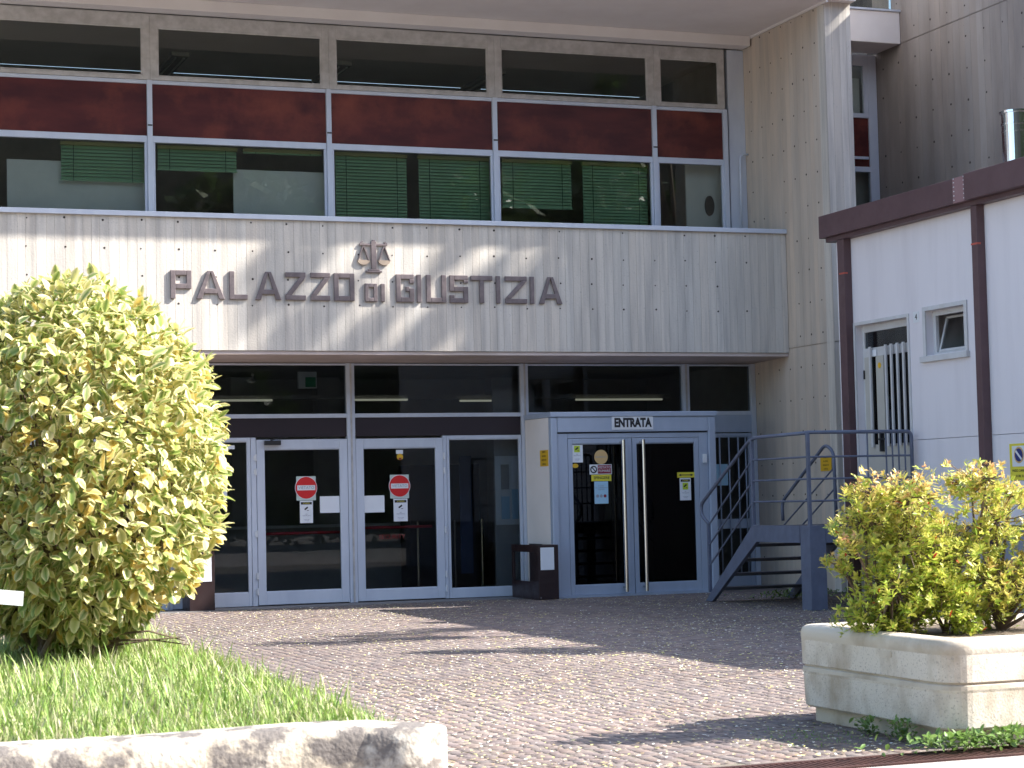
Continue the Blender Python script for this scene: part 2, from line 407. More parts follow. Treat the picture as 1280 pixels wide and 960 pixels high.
me = np_mesh('fallen_petals', np.stack([xx, yy, zz], -1).reshape(-1, 3), np.arange(4 * n).reshape(-1, 4), np.repeat(pc, 4, 0), M['petal'])
o = link('fallen_petals', me, kind='stuff'); tag(o, 'small pale yellow petals and seeds scattered over the cobbles', 'petals')

# ================================================================= COURTHOUSE
ch = thing('courthouse_building', 'concrete courthouse with lettered parapet, red spandrels and glazed entrance hall', 'building', (7, 26.7, 0))
YD = 26.65; YU = 26.71; YF = 25.54; XP = 13.742
# parapet
board_wall('parapet', -4, XP - .004, 3.35, 5.05, YF, 1, M['concrete'], ch, 'X', None, seed=1, thick=.26)
pts = [(13.10 - .4755 * i, YF, z) for i in range(34) for z in (5.0, 4.63, 4.28, 3.94)]
pts = [(p[0] + random.uniform(-.012, .012), p[1], p[2] + random.uniform(-.012, .012)) for p in pts if random.random() > .06]
tie_holes('tie_holes', pts, 'X', ch)
build('parapet_cap', MB().prism([(25.50, 5.052), (25.50, 5.115), (26.0, 5.14), (26.0, 5.052)], 'X', -4, XP - .004), M['alu'], ch, bevel=.004)
build('parapet_gutter', MB().box(-4, XP - .004, 26.002, 26.66, 4.9, 5.10), M['alu_dirty'], ch)
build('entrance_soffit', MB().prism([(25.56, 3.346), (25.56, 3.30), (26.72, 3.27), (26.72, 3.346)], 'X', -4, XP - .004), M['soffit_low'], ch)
# pier
lines = (3.41, 8.4)
board_wall('pier', 24.262, 26.9, 0, 8.10, XP, 1, M['concrete_pier'], ch, 'Y', None, seed=2, thick=.2, lines=(3.41,))
board_wall('pier_front', XP, 14.15, 0, 8.10, 24.248, 1, M['concrete'], ch, 'X', None, seed=3, thick=.2, lines=(3.41,))
build('pier_core', MB().box(XP + .2, 14.15, 24.44, 26.9, 0, 8.10), M['concrete_pier'], ch)
pts = []
for k in range(7):
    y = 24.56 + k * .323
    for r_ in range(18):
        z = 8.04 - r_ * .4475
        if z < .3: continue
        if y > 25.5 and 3.3 < z < 5.1 : continue
        if random.random() > .07: pts.append((XP, y + random.uniform(-.012, .012), z + random.uniform(-.01, .01)))
tie_holes('tie_holes', pts, 'Y', ch)
# roof slab over the recess
build('roof_slab', MB().box(-6, 14.16, 24.10, 31, 8.105, 9.4), M['soffit'], ch)
build('soffit_trim', MB().box(XP - .03, XP - .004, 24.12, 26.7, 8.07, 8.105), M['soffit'], ch)
build('soffit_downstand', MB().box(-6, XP - .035, 26.40, 26.66, 7.955, 8.104), M['soffit'], ch, bevel=.006)
# upper glazing
mull = [-.04 - 2.46, -.04, 2.42, 4.875, 7.34, 9.77, 12.25, 13.40]
for i in range(len(mull) - 1):
    a, bb = mull[i], mull[i + 1]
    fr = MB()
    aw, bw_ = (a + .115, bb - .085)
    if i == len(mull) - 2: bw_ = bb - .08
    # wide upper frame, narrower lower one, all members butted
    fr.box(aw - .10, aw, YU - .02, YU + .06, 7.055, 7.95); fr.box(bw_, bb - .001 + .015, YU - .02, YU + .06, 7.055, 7.95)
    fr.box(aw, bw_, YU - .02, YU + .06, 7.77, 7.95); fr.box(aw, bw_, YU - .02, YU + .06, 7.055, 7.105)
    fu = build('window', fr, M['alu_dirty'], ch, bevel=.004)
    bd = MB()   # sash bead
    bd.box(aw, bw_, YU - .008, YU + .02, 7.105, 7.125).box(aw, bw_, YU - .008, YU + .02, 7.75, 7.77).box(aw, aw + .02, YU - .008, YU + .02, 7.125, 7.75).box(bw_ - .02, bw_, YU - .008, YU + .02, 7.125, 7.75)
    build('sash', bd, M['alu_dirty'], fu)
    build('pane', MB().box(aw + .02, bw_ - .02, YU + .01, YU + .016, 7.125, 7.75), M['glass_up'], fu)
    lo = MB(); al, bl = a + .035, bb - .035
    lo.box(a - .035 + .001, al, YU - .045, YU + .05, 5.14, 7.05)
    lo.box(al, bl, YU - .025, YU + .05, 6.215, 6.30).box(al, bl, YU - .025, YU + .05, 7.0, 7.05)
    lo.box(al, bl, YU - .025, YU + .05, 5.14, 5.24)
    lo.box(al, al + .035, YU - .02, YU + .04, 5.24, 6.215).box(bl - .035, bl, YU - .02, YU + .04, 5.24, 6.215)
    if i == len(mull) - 2: lo.box(bl, bl + .07, YU - .045, YU + .05, 5.14, 7.05)
    fl = build('window', lo, M['alu'], ch, bevel=.004)
    build('pane', MB().box(al + .035, bl - .035, YU + .01, YU + .016, 5.24, 6.215), M['glass_up'], fl)
    build('spandrel_panel', MB().box(al, bl, YU - .002, YU + .03, 6.30, 7.0), M['red'], fl)
    cl = MB().box(a - .03, a + .03, YU - .052, YU - .044, 6.43, 6.45)
    build('joint_clip', cl, M['blackmetal'], fl)
build('end_panel', MB().box(13.47, XP - .004, YU - .01, YU + .08, 5.14, 7.95), M['alu'], ch)
cd = MB().tube([(13.60, 26.62, 5.14), (13.60, 26.62, 6.28), (13.61, 26.62, 6.34), (13.65, 26.62, 6.375), (13.735, 26.62, 6.38)], .016, 8)
build('conduit', cd, M['alu'], ch, smooth=True)

# recess right of the pier
build('link_beam', MB().box(14.16, 15.995, 25.96, 26.68, 8.02, 8.50), M['soffit'], ch, bevel=.01)
build('link_window', MB().box(14.16, 15.995, 26.2, 26.26, 8.503, 9.6), M['glass_up'], ch)
build('beam_cap', MB().box(14.16, 15.995, 25.93, 26.19, 8.503, 8.53), M['alu'], ch)
fr = MB()
fr.box(15.84, 15.99, YU - .03, YU + .05, 4.2, 8.0).box(14.16, 15.84, YU - .03, YU + .05, 7.83, 8.0).box(14.16, 15.84, YU - .03, YU + .05, 7.03, 7.10)
fr.box(14.16, 15.84, YU - .03, YU + .05, 6.20, 6.28).box(14.9, 14.98, YU - .03, YU + .05, 4.2, 6.2)
fr.box(15.77, 15.84, YU - .02, YU + .04, 7.10, 7.83)
fw = build('window', fr, M['alu'], ch, bevel=.004)
build('spandrel_panel', MB().box(14.16, 15.838, YU, YU + .03, 6.28, 7.03), M['red'], fw)
build('pane', MB().box(14.16, 15.77, YU + .01, YU + .016, 7.10, 7.83), M['glass_up'], fw)
build('pane', MB().box(14.98, 15.84, YU + .01, YU + .016, 4.2, 6.20), M['glass_up'], fw)
build('window_catch', MB().box(15.35, 15.80, YU - .06, YU - .032, 6.39, 6.43), M['alu'], fw)
build('roller_blind', MB().box(14.4, 15.76, YU + .1, YU + .11, 7.10, 7.66), M['white_board'], fw)
# right hand side wall
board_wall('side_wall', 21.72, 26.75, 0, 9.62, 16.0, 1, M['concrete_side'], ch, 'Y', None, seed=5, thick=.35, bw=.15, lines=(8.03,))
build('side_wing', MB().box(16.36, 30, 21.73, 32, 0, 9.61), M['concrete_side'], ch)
pts = [(16.0, 26.5 - .4525 * k + random.uniform(-.015, .015), z + random.uniform(-.015, .015)) for k in range(11) for z in [7.76 - .45 * j for j in range(-4, 10)] if random.random() > .1]
tie_holes('tie_holes', pts, 'Y', ch, r=.016)
# interior shells
b = MB(); b.box(-4, 14.1, 31.0, 31.1, 0, 8.1); build('interior_wall', b, M['interior'], ch)
build('interior_wall', MB().box(XP + .22, 16, 26.95, 31, 0, 8.1), M['interior'], ch)
build('interior_wall', MB().box(-4.1, -4.0, 26.8, 31, 0, 8.1), M['interior'], ch)
build('upper_floor', MB().box(-4, 13.9, 26.8, 31, 3.32, 4.9), M['interior'], ch)
build('lobby_floor', MB().box(-4, 13.9, 26.66, 31, -.02, .01), M['interior_floor'], ch)
build('recess_back', MB().box(14.16, 15.98, 27.4, 27.5, 0, 8.1), M['interior_dark'], ch)

# upper room contents
def simple(name, label, cat, mb, m, **k):
    o = build(name, mb, m, **k); tag(o, label, cat); return o
simple('partition_board', 'wide white partition board behind the leftmost office window', 'partition', MB().box(3.04, 4.84, 26.93, 26.96, 4.91, 5.96), M['white_board'])
simple('partition_board', 'white partition board behind the second office window, right of the dark gap', 'partition', MB().box(6.05, 7.33, 26.93, 26.96, 4.91, 5.93), M['white_board'])
simple('office_door', 'grey interior door leaf behind the narrow window beside the pier', 'door', MB().box(12.85, 13.45, 26.93, 26.96, 4.91, 7.0), M['white_board'])
o = simple('round_ventilator', 'black oval ventilator on the grey door behind the narrow window', 'ventilator', MB().disc((13.22, 26.925, 5.64), .075, rz=.15, t=.03), M['blackmetal'])
for k, x in enumerate((5.6, 8.0, 10.4)):
    t = thing('ceiling_light', ['unlit twin tube ceiling light behind the second top window from the left', 'unlit twin tube ceiling light behind the middle top window', 'unlit twin tube ceiling light behind the fourth top window'][k], 'light', (x, 29, 7.7), 'ceiling lights in the upstairs office')
    build('housing', MB().box(x - .12, x + .12, 28.2, 29.6, 7.74, 7.80), M['interior'], t)
    for dx in (-.06, .06): build('tube', MB().tube([(x + dx, 28.25, 7.72), (x + dx, 29.55, 7.72)], .014, 6), M['unlit_tube'], t)

# green blinds, one slat mesh per width
blinds = [(3.72, 4.83, 5.69, 'short green venetian blind pulled halfway up at the leftmost office window'),
          (5.00, 6.09, 5.88, 'short green venetian blind in left half of the second office window'),
          (6.18, 7.27, 6.12, 'fully raised venetian blind in right half of the second office window'),
          (7.46, 8.51, 5.20, 'lowered green venetian blind in left half of the middle office window'),
          (8.67, 9.74, 5.20, 'lowered green venetian blind in right half of the middle office window'),
          (9.92, 11.0, 5.50, 'green venetian blind raised above the sill right of the middle window'),
          (11.16, 12.2, 5.20, 'lowered green venetian blind nearest the narrow window')]
for x0, x1, zb, lab in blinds:
    t = thing('venetian_blind', lab, 'blind', ((x0 + x1) / 2, 26.86, 6.2), 'green venetian blinds in the office windows')
    build('headrail', MB().box(x0, x1, 26.83, 26.89, 6.165, 6.21), M['blind_rail'], t)
    cx = (x0 + x1) / 2; hw = (x1 - x0) / 2 - .01
    sm = MB(); a = math.radians(58)
    dy, dz = .026 * math.cos(a), .026 * math.sin(a)
    sm.add([(-hw, -dy, -dz), (hw, -dy, -dz), (hw, .004, .003), (-hw, .004, .003), (hw, dy, dz), (-hw, dy, dz)], [(0, 1, 2, 3), (3, 2, 4, 5)])
    sme = bpy.data.meshes.new('slat'); sme.from_pydata(sm.v, [], sm.f); sme.materials.append(M['blind'])
    z = 6.14
    while z > zb + .03:
        o = bpy.data.objects.new('slat', sme); col.objects.link(o); o.parent = t; o.location = Vector((cx, 26.86, z)) - t.location
        z -= .0455
    build('bottom_rail', MB().box(x0, x1, 26.85, 26.87, z + .005, z + .025), M['blind'], t)
    cm = MB()
    for f_ in (.15, .85): xx_ = x0 + (x1 - x0) * f_; cm.box(xx_ - .003, xx_ + .003, 26.828, 26.831, z, 6.165)
    build('ladder_cord', cm, M['blackmetal'], t)

# ---------------------------------------------------------------- lettering and scales
Y1 = 25.508; Y0 = 25.5395
def bar(mb, p, q, wd, y0=Y1, y1=Y0):
    p = Vector(p); q = Vector(q); d = (q - p).normalized(); nrm = Vector((-d.y, d.x)) * wd / 2
    mb.prism([p - nrm, q - nrm, q + nrm, p + nrm], 'Y', y0, y1)
def glyph(ch_, x0, x1, z0, z1, t=.065):
    mb = MB(); h = t / 2; L_, R_, B, T, Mz = x0 + h, x1 - h, z0 + h, z1 - h, (z0 + z1) / 2
    v = lambda x, a, b_: mb.box(x - h, x + h, Y1, Y0, a, b_)
    hz = lambda z, a, b_: mb.box(a, b_, Y1 + .0006, Y0 - .0006, z - h, z + h)
    if ch_ == 'P': v(L_, z0, z1); hz(T, L_ + h, R_ - h); hz(z0 + (z1 - z0) * .44, L_ + h, R_ - h); v(R_, z0 + (z1 - z0) * .44 - h, z1)
    elif ch_ == 'A':
        m_ = (x0 + x1) / 2
        mb.prism([(x0, z0), (x0 + t * 1.15, z0), (m_ + t * .1, z1), (m_ - t * .6, z1)], 'Y', Y1, Y0)
        mb.prism([(x1 - t * 1.15, z0), (x1, z0), (m_ + t * .6, z1), (m_ - t * .1, z1 - .001)], 'Y', Y1 + .0006, Y0 - .0006)
        zc = z0 + (z1 - z0) * .28; k = .28 * (m_ - x0)
        mb.box(x0 + t * .9 + k * .8, x1 - t * .9 - k * .8, Y1 + .001, Y0 - .001, zc - h, zc + h)
    elif ch_ == 'L': v(L_, z0, z1); hz(B, L_ + h, x1)
    elif ch_ == 'Z':
        hz(T, x0, x1); hz(B, x0, x1); mb.prism([(x0, z0 + t), (x0 + t * 1.25, z0 + t), (x1, z1 - t), (x1 - t * 1.25, z1 - t)], 'Y', Y1, Y0)
    elif ch_ in 'OD':
        v(L_, z0, z1); v(R_, z0 + .001, z1 - .001); hz(T, L_ + h, R_ - h); hz(B, L_ + h, R_ - h)
    elif ch_ == 'I': mb.box(x0, x1, Y1, Y0, z0, z1)
    elif ch_ == 'G':
        v(L_, z0, z1); hz(T, L_ + h, x1); v(R_, z1 - t - .055, z1 - t); hz(B, L_ + h, R_ - h); v(R_, z0, Mz); hz(Mz - h + .02, (x0 + x1) / 2 + .01, R_ - h)
    elif ch_ == 'U': v(L_, z0, z1); v(R_, z0, z1); hz(B, L_ + h, R_ - h)
    elif ch_ == 'S':
        hz(T, x0 + t, x1); v(L_, Mz - h, z1); hz(Mz, x0 + t, x1 - t); v(R_, z0, Mz + h); hz(B, x0, x1 - t); v(R_, z1 - t - .04, z1 - t); v(L_, z0 + t, z0 + t + .04)
    elif ch_ == 'T': hz(T, x0, x1); mb.box((x0 + x1) / 2 - h, (x0 + x1) / 2 + h, Y1, Y0, z0, z1 - t)
    return mb
sign = thing('building_lettering', 'bronze metal letters PALAZZO di GIUSTIZIA fixed to the concrete parapet', 'sign', (7.6, 25.53, 4.0))
for c_, a, bb in [('P', 4.90, 5.17), ('A', 5.23, 5.60), ('L', 5.66, 5.90), ('A', 6.00, 6.345), ('Z', 6.40, 6.67), ('Z', 6.735, 7.0), ('O', 7.05, 7.33)]:
    build('letter', glyph(c_, a, bb, 4.005, 4.37), M['letter'], sign, bevel=.006)
for c_, a, bb in [('D', 7.47, 7.64), ('I', 7.69, 7.745)]:
    build('letter', glyph(c_, a, bb, 4.0, 4.24, .05), M['letter'], sign, bevel=.006)
for c_, a, bb in [('G', 7.90, 8.15), ('I', 8.19, 8.25), ('U', 8.32, 8.60), ('S', 8.65, 8.91), ('T', 8.95, 9.26), ('I', 9.31, 9.37), ('Z', 9.44, 9.755), ('I', 9.80, 9.86), ('A', 9.93, 10.27)]:
    build('letter', glyph(c_, a, bb, 4.0, 4.37), M['letter'], sign, bevel=.006)
sc = thing('scales_of_justice', 'bronze scales of justice emblem above the word di on the parapet', 'emblem', (7.6, 25.53, 4.4))
b = MB().box(7.565, 7.635, Y1, Y0, 4.43, 4.80); b.box(7.49, 7.71, Y1 - .001, Y0, 4.385, 4.41).box(7.52, 7.68, Y1 - .001, Y0, 4.411, 4.43).box(7.58, 7.62, Y1, Y0, 4.80, 4.82)
build('column', b, M['letter'], sc, bevel=.004)
b = MB().box(7.41, 7.564, Y1 + .005, Y0, 4.745, 4.77).box(7.636, 7.79, Y1 + .005, Y0, 4.745, 4.77)
b.prism([(7.41, 4.77), (7.44, 4.77), (7.46, 4.79), (7.44, 4.80)], 'Y', Y1 + .005, Y0).prism([(7.79, 4.77), (7.76, 4.77), (7.74, 4.79), (7.76, 4.80)], 'Y', Y1 + .005, Y0)
build('beam', b, M['letter'], sc)
for s_x in (7.46, 7.745):
    b = MB(); bar(b, (s_x, 4.745), (s_x - .075, 4.545), .014); bar(b, (s_x, 4.745), (s_x + .075, 4.545), .014)
    pan = build('pan_hanger', b, M['letter'], sc)
    q_ = [(s_x - .085, 4.55), (s_x + .085, 4.55)] + [(s_x + .085 * math.cos(a), 4.55 - .065 * math.sin(a)) for a in np.linspace(.25, PI - .25, 8)]
    build('pan', MB().prism(q_, 'Y', Y1 + .003, Y0), M['letter_pan'], pan)

# ---------------------------------------------------------------- ground floor glazing
YG = YD
fr = MB()
ms = [-2.45, .07, 2.55, 5.03, 7.56, 10.10, 12.61]
for i, x in enumerate(ms):
    mu = build('mullion', MB().box(x - .055, x + .055, YG - .05, YG + .07, 0.005, 3.265), M['alu'], ch, bevel=.005)
    build('cover_strip', MB().box(x - .012, x + .012, YG - .062, YG - .052, 0.01, 3.26), M['alu_dirty'], mu)
build('mullion', MB().box(13.66, XP - .004, YG - .05, YG + .07, 0.005, 3.265), M['alu'], ch, bevel=.005)
bays = [(ms[i] + .056, ms[i + 1] - .056) for i in range(6)] + [(12.667, 13.659)]
for i, (a, bb) in enumerate(bays):
    f2 = MB().box(a, bb, YG - .03, YG + .05, 3.235, 3.26).box(a, bb, YG - .035, YG + .05, 2.52, 2.575)
    fo = build('transom_window', f2, M['alu'], ch, bevel=.003)
    build('pane', MB().box(a, bb, YG + .01, YG + .016, 2.575, 3.235), M['glass_low'], fo)
    if i < 6: build('transom_panel', MB().box(a, bb, YG - .004, YG + .03, 2.265, 2.52), M['darkpanel'], fo)
    else: build('transom_panel', MB().box(a, bb, YG - .03, YG + .03, 2.265, 2.52), M['alu_vest'], fo, bevel=.006)
def pane_frame(name, x0, x1, z0, z1, st, top, bot, y=YG, parent=ch, m='alu', gm='glass_low', d=.05, label=None):
    f = MB().box(x0, x0 + st, y - d / 2, y + d / 2, z0, z1).box(x1 - st, x1, y - d / 2, y + d / 2, z0, z1)
    f.box(x0 + st, x1 - st, y - d / 2 + .001, y + d / 2, z1 - top, z1).box(x0 + st, x1 - st, y - d / 2 + .001, y + d / 2, z0, z0 + bot)
    bd = .012
    f.box(x0 + st, x1 - st, y - d / 2 + .012, y, z0 + bot, z0 + bot + bd).box(x0 + st, x1 - st, y - d / 2 + .012, y, z1 - top - bd, z1 - top)
    o = build(name, f, M[m], parent, bevel=.004)
    build('pane', MB().box(x0 + st, x1 - st, y + .004, y + .01, z0 + bot + bd, z1 - top - bd), M[gm], o)
    if label: o['label'] = label
    return o
def hinge(parent, x, z):
    b = MB().tube([(x, YG - .045, z - .045), (x, YG - .045, z + .045)], .014, 8).box(x - .025, x, YG - .036, YG - .026, z - .03, z + .03)
    build('hinge', b, M['white_paint'], parent)
# bay with the left sidelight and door
pane_frame('sidelight', 5.09, 6.16, .01, 2.26, .05, .05, .18)
build('jamb', MB().box(6.165, 6.235, YG - .03, YG + .05, .01, 2.26), M['alu'], ch, bevel=.004)
d1 = pane_frame('door', 6.24, 7.50, .02, 2.23, .11, .13, .17, y=YG - .015)
for z in (1.99, 1.80, .97, .41, .20): hinge(d1, 6.225, z)
b = MB().tube([(6.36, YG + .06, .965), (7.42, YG + .06, .965)], .02, 8); build('push_bar', b, M['bar_red'], d1, smooth=True)
build('door_closer', MB().box(6.34, 6.56, YG - .11, YG - .046, 2.155, 2.215).tube([(6.42, YG - .09, 2.22), (6.55, YG - .10, 2.25), (6.62, YG - .05, 2.26)], .009, 6), M['blackmetal'], d1)
d2 = pane_frame('door', 7.62, 8.87, .02, 2.23, .11, .13, .15, y=YG - .015)
for z in (1.98, 1.78, .96, .35, .15): hinge(d2, 8.885, z)
b = MB().tube([(7.72, YG + .06, 1.01), (8.72, YG + .06, 1.01)], .02, 8); build('push_bar', b, M['bar_red'], d2, smooth=True)
build('jamb', MB().box(8.875, 8.925, YG - .03, YG + .05, .01, 2.26), M['alu'], ch, bevel=.004)
pane_frame('sidelight', 8.93, 10.04, .01, 2.26, .04, .05, .13)
for i in range(0, 3): pane_frame('sidelight', bays[i][0], bays[i][1], .01, 2.26, .06, .05, .18)
pane_frame('sidelight', 10.16, 12.55, .01, 2.26, .06, .05, .13)
# barred door right of the vestibule
bd_ = pane_frame('barred_door', 12.68, 13.655, .01, 2.25, .06, .05, .16, m='alu_vest')
build('door_rail', MB().box(12.74, 13.59, YG - .02, YG + .02, .86, 1.0), M['alu_vest'], bd_)
for x in (12.82, 12.97, 13.12, 13.27, 13.42, 13.54): build('bar', MB().tube([(x, YG - .05, .17), (x, YG - .05, 2.2)], .011, 6), M['alu_vest'], bd_, smooth=True)
simple('notice_sheet', 'pale blue notice sheet behind the bars of the door beside the pier', 'notice', MB().box(13.02, 13.25, YG - .035, YG - .030, 1.49, 1.80), M['bluepaper'])

# interior of the hall
lamps = [(6.1, 7.05, 29.0, 2.89), (8.28, 9.13, 29.0, 2.89), (9.96, 10.95, 29.0, 2.87), (11.86, 13.33, 29.0, 2.88)]
for k, (a, bb, y, z) in enumerate(lamps):
    o = simple('tube_light', ['lit fluorescent tube light seen above the left glass door', 'lit fluorescent tube light seen above the second glass door', 'lit fluorescent tube light left of the ENTRATA sign', 'lit fluorescent tube light above the ENTRATA sign'][k], 'light', MB().box(a, bb, y, y + .03, z - .018, z + .012), M['tube'])
    o['group'] = 'fluorescent tubes inside the entrance hall'
simple('light_trough', 'long grey lighting trough crossing the entrance hall', 'light fitting', MB().box(4.5, 13.5, 29.05, 29.2, 2.90, 2.96), M['interior'])
t = thing('notice_board', 'glazed notice board with pinned sheets right of the second glass door', 'notice board', (9.85, 27.0, 1.0))
build('board_frame', MB().box(9.72, 10.14, 26.84, 26.87, 1.0, 1.97), M['white_board'], t)
for (a, bb, z0, z1, mm) in [(9.80, 9.92, 1.5, 1.85, 'interior'), (9.96, 10.08, 1.6, 1.92, 'paper'), (9.80, 9.92, 1.08, 1.4, 'bluepaper'), (9.96, 10.09, 1.08, 1.5, 'bluepaper')]:
    build('sheet', MB().box(a, bb, 26.825, 26.835, z0, z1), M[mm], t)
simple('hall_partition', 'light partition wall behind the notice board in the hall', 'partition', MB().box(9.72, 10.35, 26.88, 26.93, .01, 2.9), M['interior'])
simple('rollup_banner', 'blue standing banner behind the sidelight by the notice board', 'banner', MB().box(9.52, 9.70, 27.8, 27.83, .3, 2.0), mat('banner_blue', (.05, .09, .20), .7, c2=(.03, .06, .15)))
for k, x in enumerate((8.8, 9.36, 9.77)):
    simple('pull_handle', ['tall steel pull handle behind the second glass door', 'tall steel pull handle behind the sidelight, left one', 'tall steel pull handle behind the sidelight, right one'][k], 'handle', MB().tube([(x, 27.6, .1), (x, 27.6, 1.08)], .018, 8), M['steel'])
t = thing('reception_counter', 'grey reception counter standing inside the hall behind the glass doors', 'counter', (7.8, 29.5, 0))
build('front', MB().box(6.0, 9.6, 29.6, 29.7, .01, 1.0), M['interior'], t); build('top', MB().box(5.95, 9.65, 29.5, 30.1, 1.0, 1.04), M['white_board'], t)
for k, x in enumerate((6.7, 8.05, 10.9)):
    simple('column', ['square grey column inside the hall behind the left glass door', 'square grey column inside the hall behind the second glass door', 'square grey column inside the hall behind the vestibule'][k], 'column', MB().box(x, x + .35, 30.2, 30.5, .01, 3.3), M['interior'])
simple('cabinet', 'dark cabinet inside the hall seen through the sidelight', 'cabinet', MB().box(9.1, 10.2, 28.9, 29.4, .01, 1.9), M['interior_dark'])
t = thing('exit_sign', 'green and white exit sign box hanging behind the transom glass', 'sign', (7.4, 28, 3.1))
build('box', MB().box(7.19, 7.46, 28.0, 28.06, 3.0, 3.24), M['white_board'], t); build('panel', MB().box(7.29, 7.44, 27.99, 27.998, 3.02, 3.16), M['green_exit'], t)

# ---------------------------------------------------------------- entrance vestibule
vs = thing('entrance_vestibule', 'projecting aluminium entrance vestibule with double glass doors', 'vestibule', (11.3, 25.6, 0))
VX0, VX1, VY = 10.09, 12.57, 25.60
build('side_wall', MB().box(VX0, VX0 + .03, VY + .10, 26.59, .005, 2.46), M['beige'], vs)
build('side_wall', MB().box(VX1 - .03, VX1, VY + .10, 26.59, .005, 2.46), M['alu_vest'], vs)
build('corner_post', MB().box(VX0 - .002, VX0 + .095, VY - .002, VY + .097, .005, 2.46), M['alu_vest'], vs, bevel=.015)
build('corner_post', MB().box(VX1 - .11, VX1 + .002, VY - .002, VY + .097, .005, 2.46), M['alu_vest'], vs, bevel=.015)
build('roof', MB().box(VX0 - .012, VX1 + .02, VY - .02, 26.59, 2.463, 2.53), M['alu_vest'], vs, bevel=.006)
build('header', MB().box(VX0 + .097, VX1 - .112, VY, VY + .08, 2.255, 2.46), M['alu_vest'], vs, bevel=.004)
b = MB().box(VX0 + .097, VX0 + .25, VY + .03, VY + .09, .005, 2.235).box(VX1 - .25, VX1 - .112, VY + .03, VY + .09, .005, 2.235).box(VX0 + .25, VX1 - .25, VY + .03, VY + .09, 2.17, 2.235)
build('door_frame', b, M['alu_vest'], vs, bevel=.005)
build('shadow_gap', MB().box(VX0 + .097, VX1 - .112, VY + .04, VY + .07, 2.236, 2.254), M['blackmetal'], vs)
dl = pane_frame('door', 10.345, 11.295, .03, 2.165, .065, .07, .13, y=VY + .06, parent=vs, m='alu_vest', gm='glass_vest')
build('meeting_stile', MB().box(11.14, 11.23, VY + .02, VY + .034, .16, 2.09), M['alu_vest'], dl)
dr_ = pane_frame('door', 11.305, 12.315, .03, 2.165, .065, .07, .13, y=VY + .06, parent=vs, m='alu_vest', gm='glass_vest')
def handle(par, x, z0=.06, z1=2.14):
    b = MB().tube([(x, VY - .09, z0), (x, VY - .09, z1)], .024, 12)
    for z in (z0 + .06, z1 - .03): b.box(x - .012, x + .012, VY - .085, VY + .03, z - .012, z + .012)
    build('handle', b, M['steel'], par, smooth=False)
handle(dl, 11.12); handle(dr_, 11.42)
b = MB().tube([(11.02, VY + .12, .08), (11.02, VY + .12, 2.13)], .018, 8); build('handle', b, M['steel'], dl)
b = MB().tube([(11.40, VY + .12, .08), (11.40, VY + .12, 2.13)], .018, 8); build('handle', b, M['steel'], dr_)
build('threshold', MB().box(VX0, VX1, VY - .02, VY + .12, -.01, .028), M['alu_vest'], vs)
build('inner_door', MB().box(10.5, 12.3, 26.5, 26.54, .01, 2.25), M['interior_dark'], vs)
build('back_panel', MB().box(11.85, 12.5, 26.2, 26.23, .01, 2.3), mat('wine_panel', (.05, .018, .018), .5), vs)
t = thing('entrance_sign', 'white rectangular sign reading ENTRATA in black above the vestibule doors', 'sign', (11.3, VY, 2.3))
build('panel', MB().box(10.99, 11.61, VY - .012, VY - .001, 2.282, 2.462), M['white_paint'], t)
text('ENTRATA', .165, (11.30, VY - .014, 2.372), t, M['black_ink'], sx=.76, bold=.008)
simple('number_tag', 'tiny white tag on the right post of the vestibule', 'tag', MB().box(12.37, 12.42, VY - .008, VY + .028, 1.81, 1.93), M['white_paint'])

# ---------------------------------------------------------------- signs on the doors
def camera_notice(x0, x1, z0, z1, y, label, sq='ygreen'):
    t = thing('surveillance_notice', label, 'notice', ((x0 + x1) / 2, y, z0), 'video surveillance notices stuck on the doors')
    w_ = x1 - x0; h = z1 - z0; xc = (x0 + x1) / 2
    build('sheet', MB().box(x0, x1, y - .004, y, z0, z1), M['paper'], t)
    build('title_bar', MB().box(x0 + w_ * .08, x1 - w_ * .08, y - .006, y - .0045, z1 - h * .17, z1 - h * .06), M['black_ink'], t)
    text('ATTENZIONE', h * .085, (xc, y - .0065, z1 - h * .117), t, M['yellow'], sx=.6 * w_ / (h * .6), ext=.0004)
    build('symbol_square', MB().box(xc - w_ * .25, xc + w_ * .25, y - .006, y - .0045, z1 - h * .52, z1 - h * .21), M[sq], t)
    b = MB(); c0 = Vector((xc - w_ * .14, z1 - h * .40)); c1 = Vector((xc + w_ * .10, z1 - h * .29)); d = (c1 - c0).normalized(); nn = Vector((-d.y, d.x)) * h * .035
    b.prism([c0 - nn, c1 - nn, c1 + nn, c0 + nn], 'Y', y - .0075, y - .0062); b.box(xc + w_ * .02, xc + w_ * .18, y - .0075, y - .0062, z1 - h * .45, z1 - h * .43)
    build('camera_symbol', b, M['black_ink'], t)
    text('AREA\nVIDEOSORVEGLIATA', h * .065, (xc, y - .005, z0 + h * .36), t, M['grey_ink'], sx=.62 * w_ / (h * .62), ext=.0004)
    text("La registrazione e' effettuata\nper fini di sicurezza", h * .05, (xc, y - .005, z0 + h * .14), t, M['grey_ink'], sx=.5 * w_ / (h * .62), ext=.0004)
    return t
yd = YG - .013
camera_notice(6.83, 7.01, 1.10, 1.40, yd, 'white video surveillance notice under the left red no entry sign', 'paper')
camera_notice(8.15, 8.35, 1.09, 1.40, yd, 'white video surveillance notice under the right red no entry sign', 'paper')
camera_notice(10.40, 10.57, 1.84, 2.13, VY + .055, 'video surveillance notice in the top corner of the left vestibule door')
camera_notice(12.02, 12.19, 1.29, 1.60, VY + .055, 'video surveillance notice under the yellow arrow on the right vestibule door')
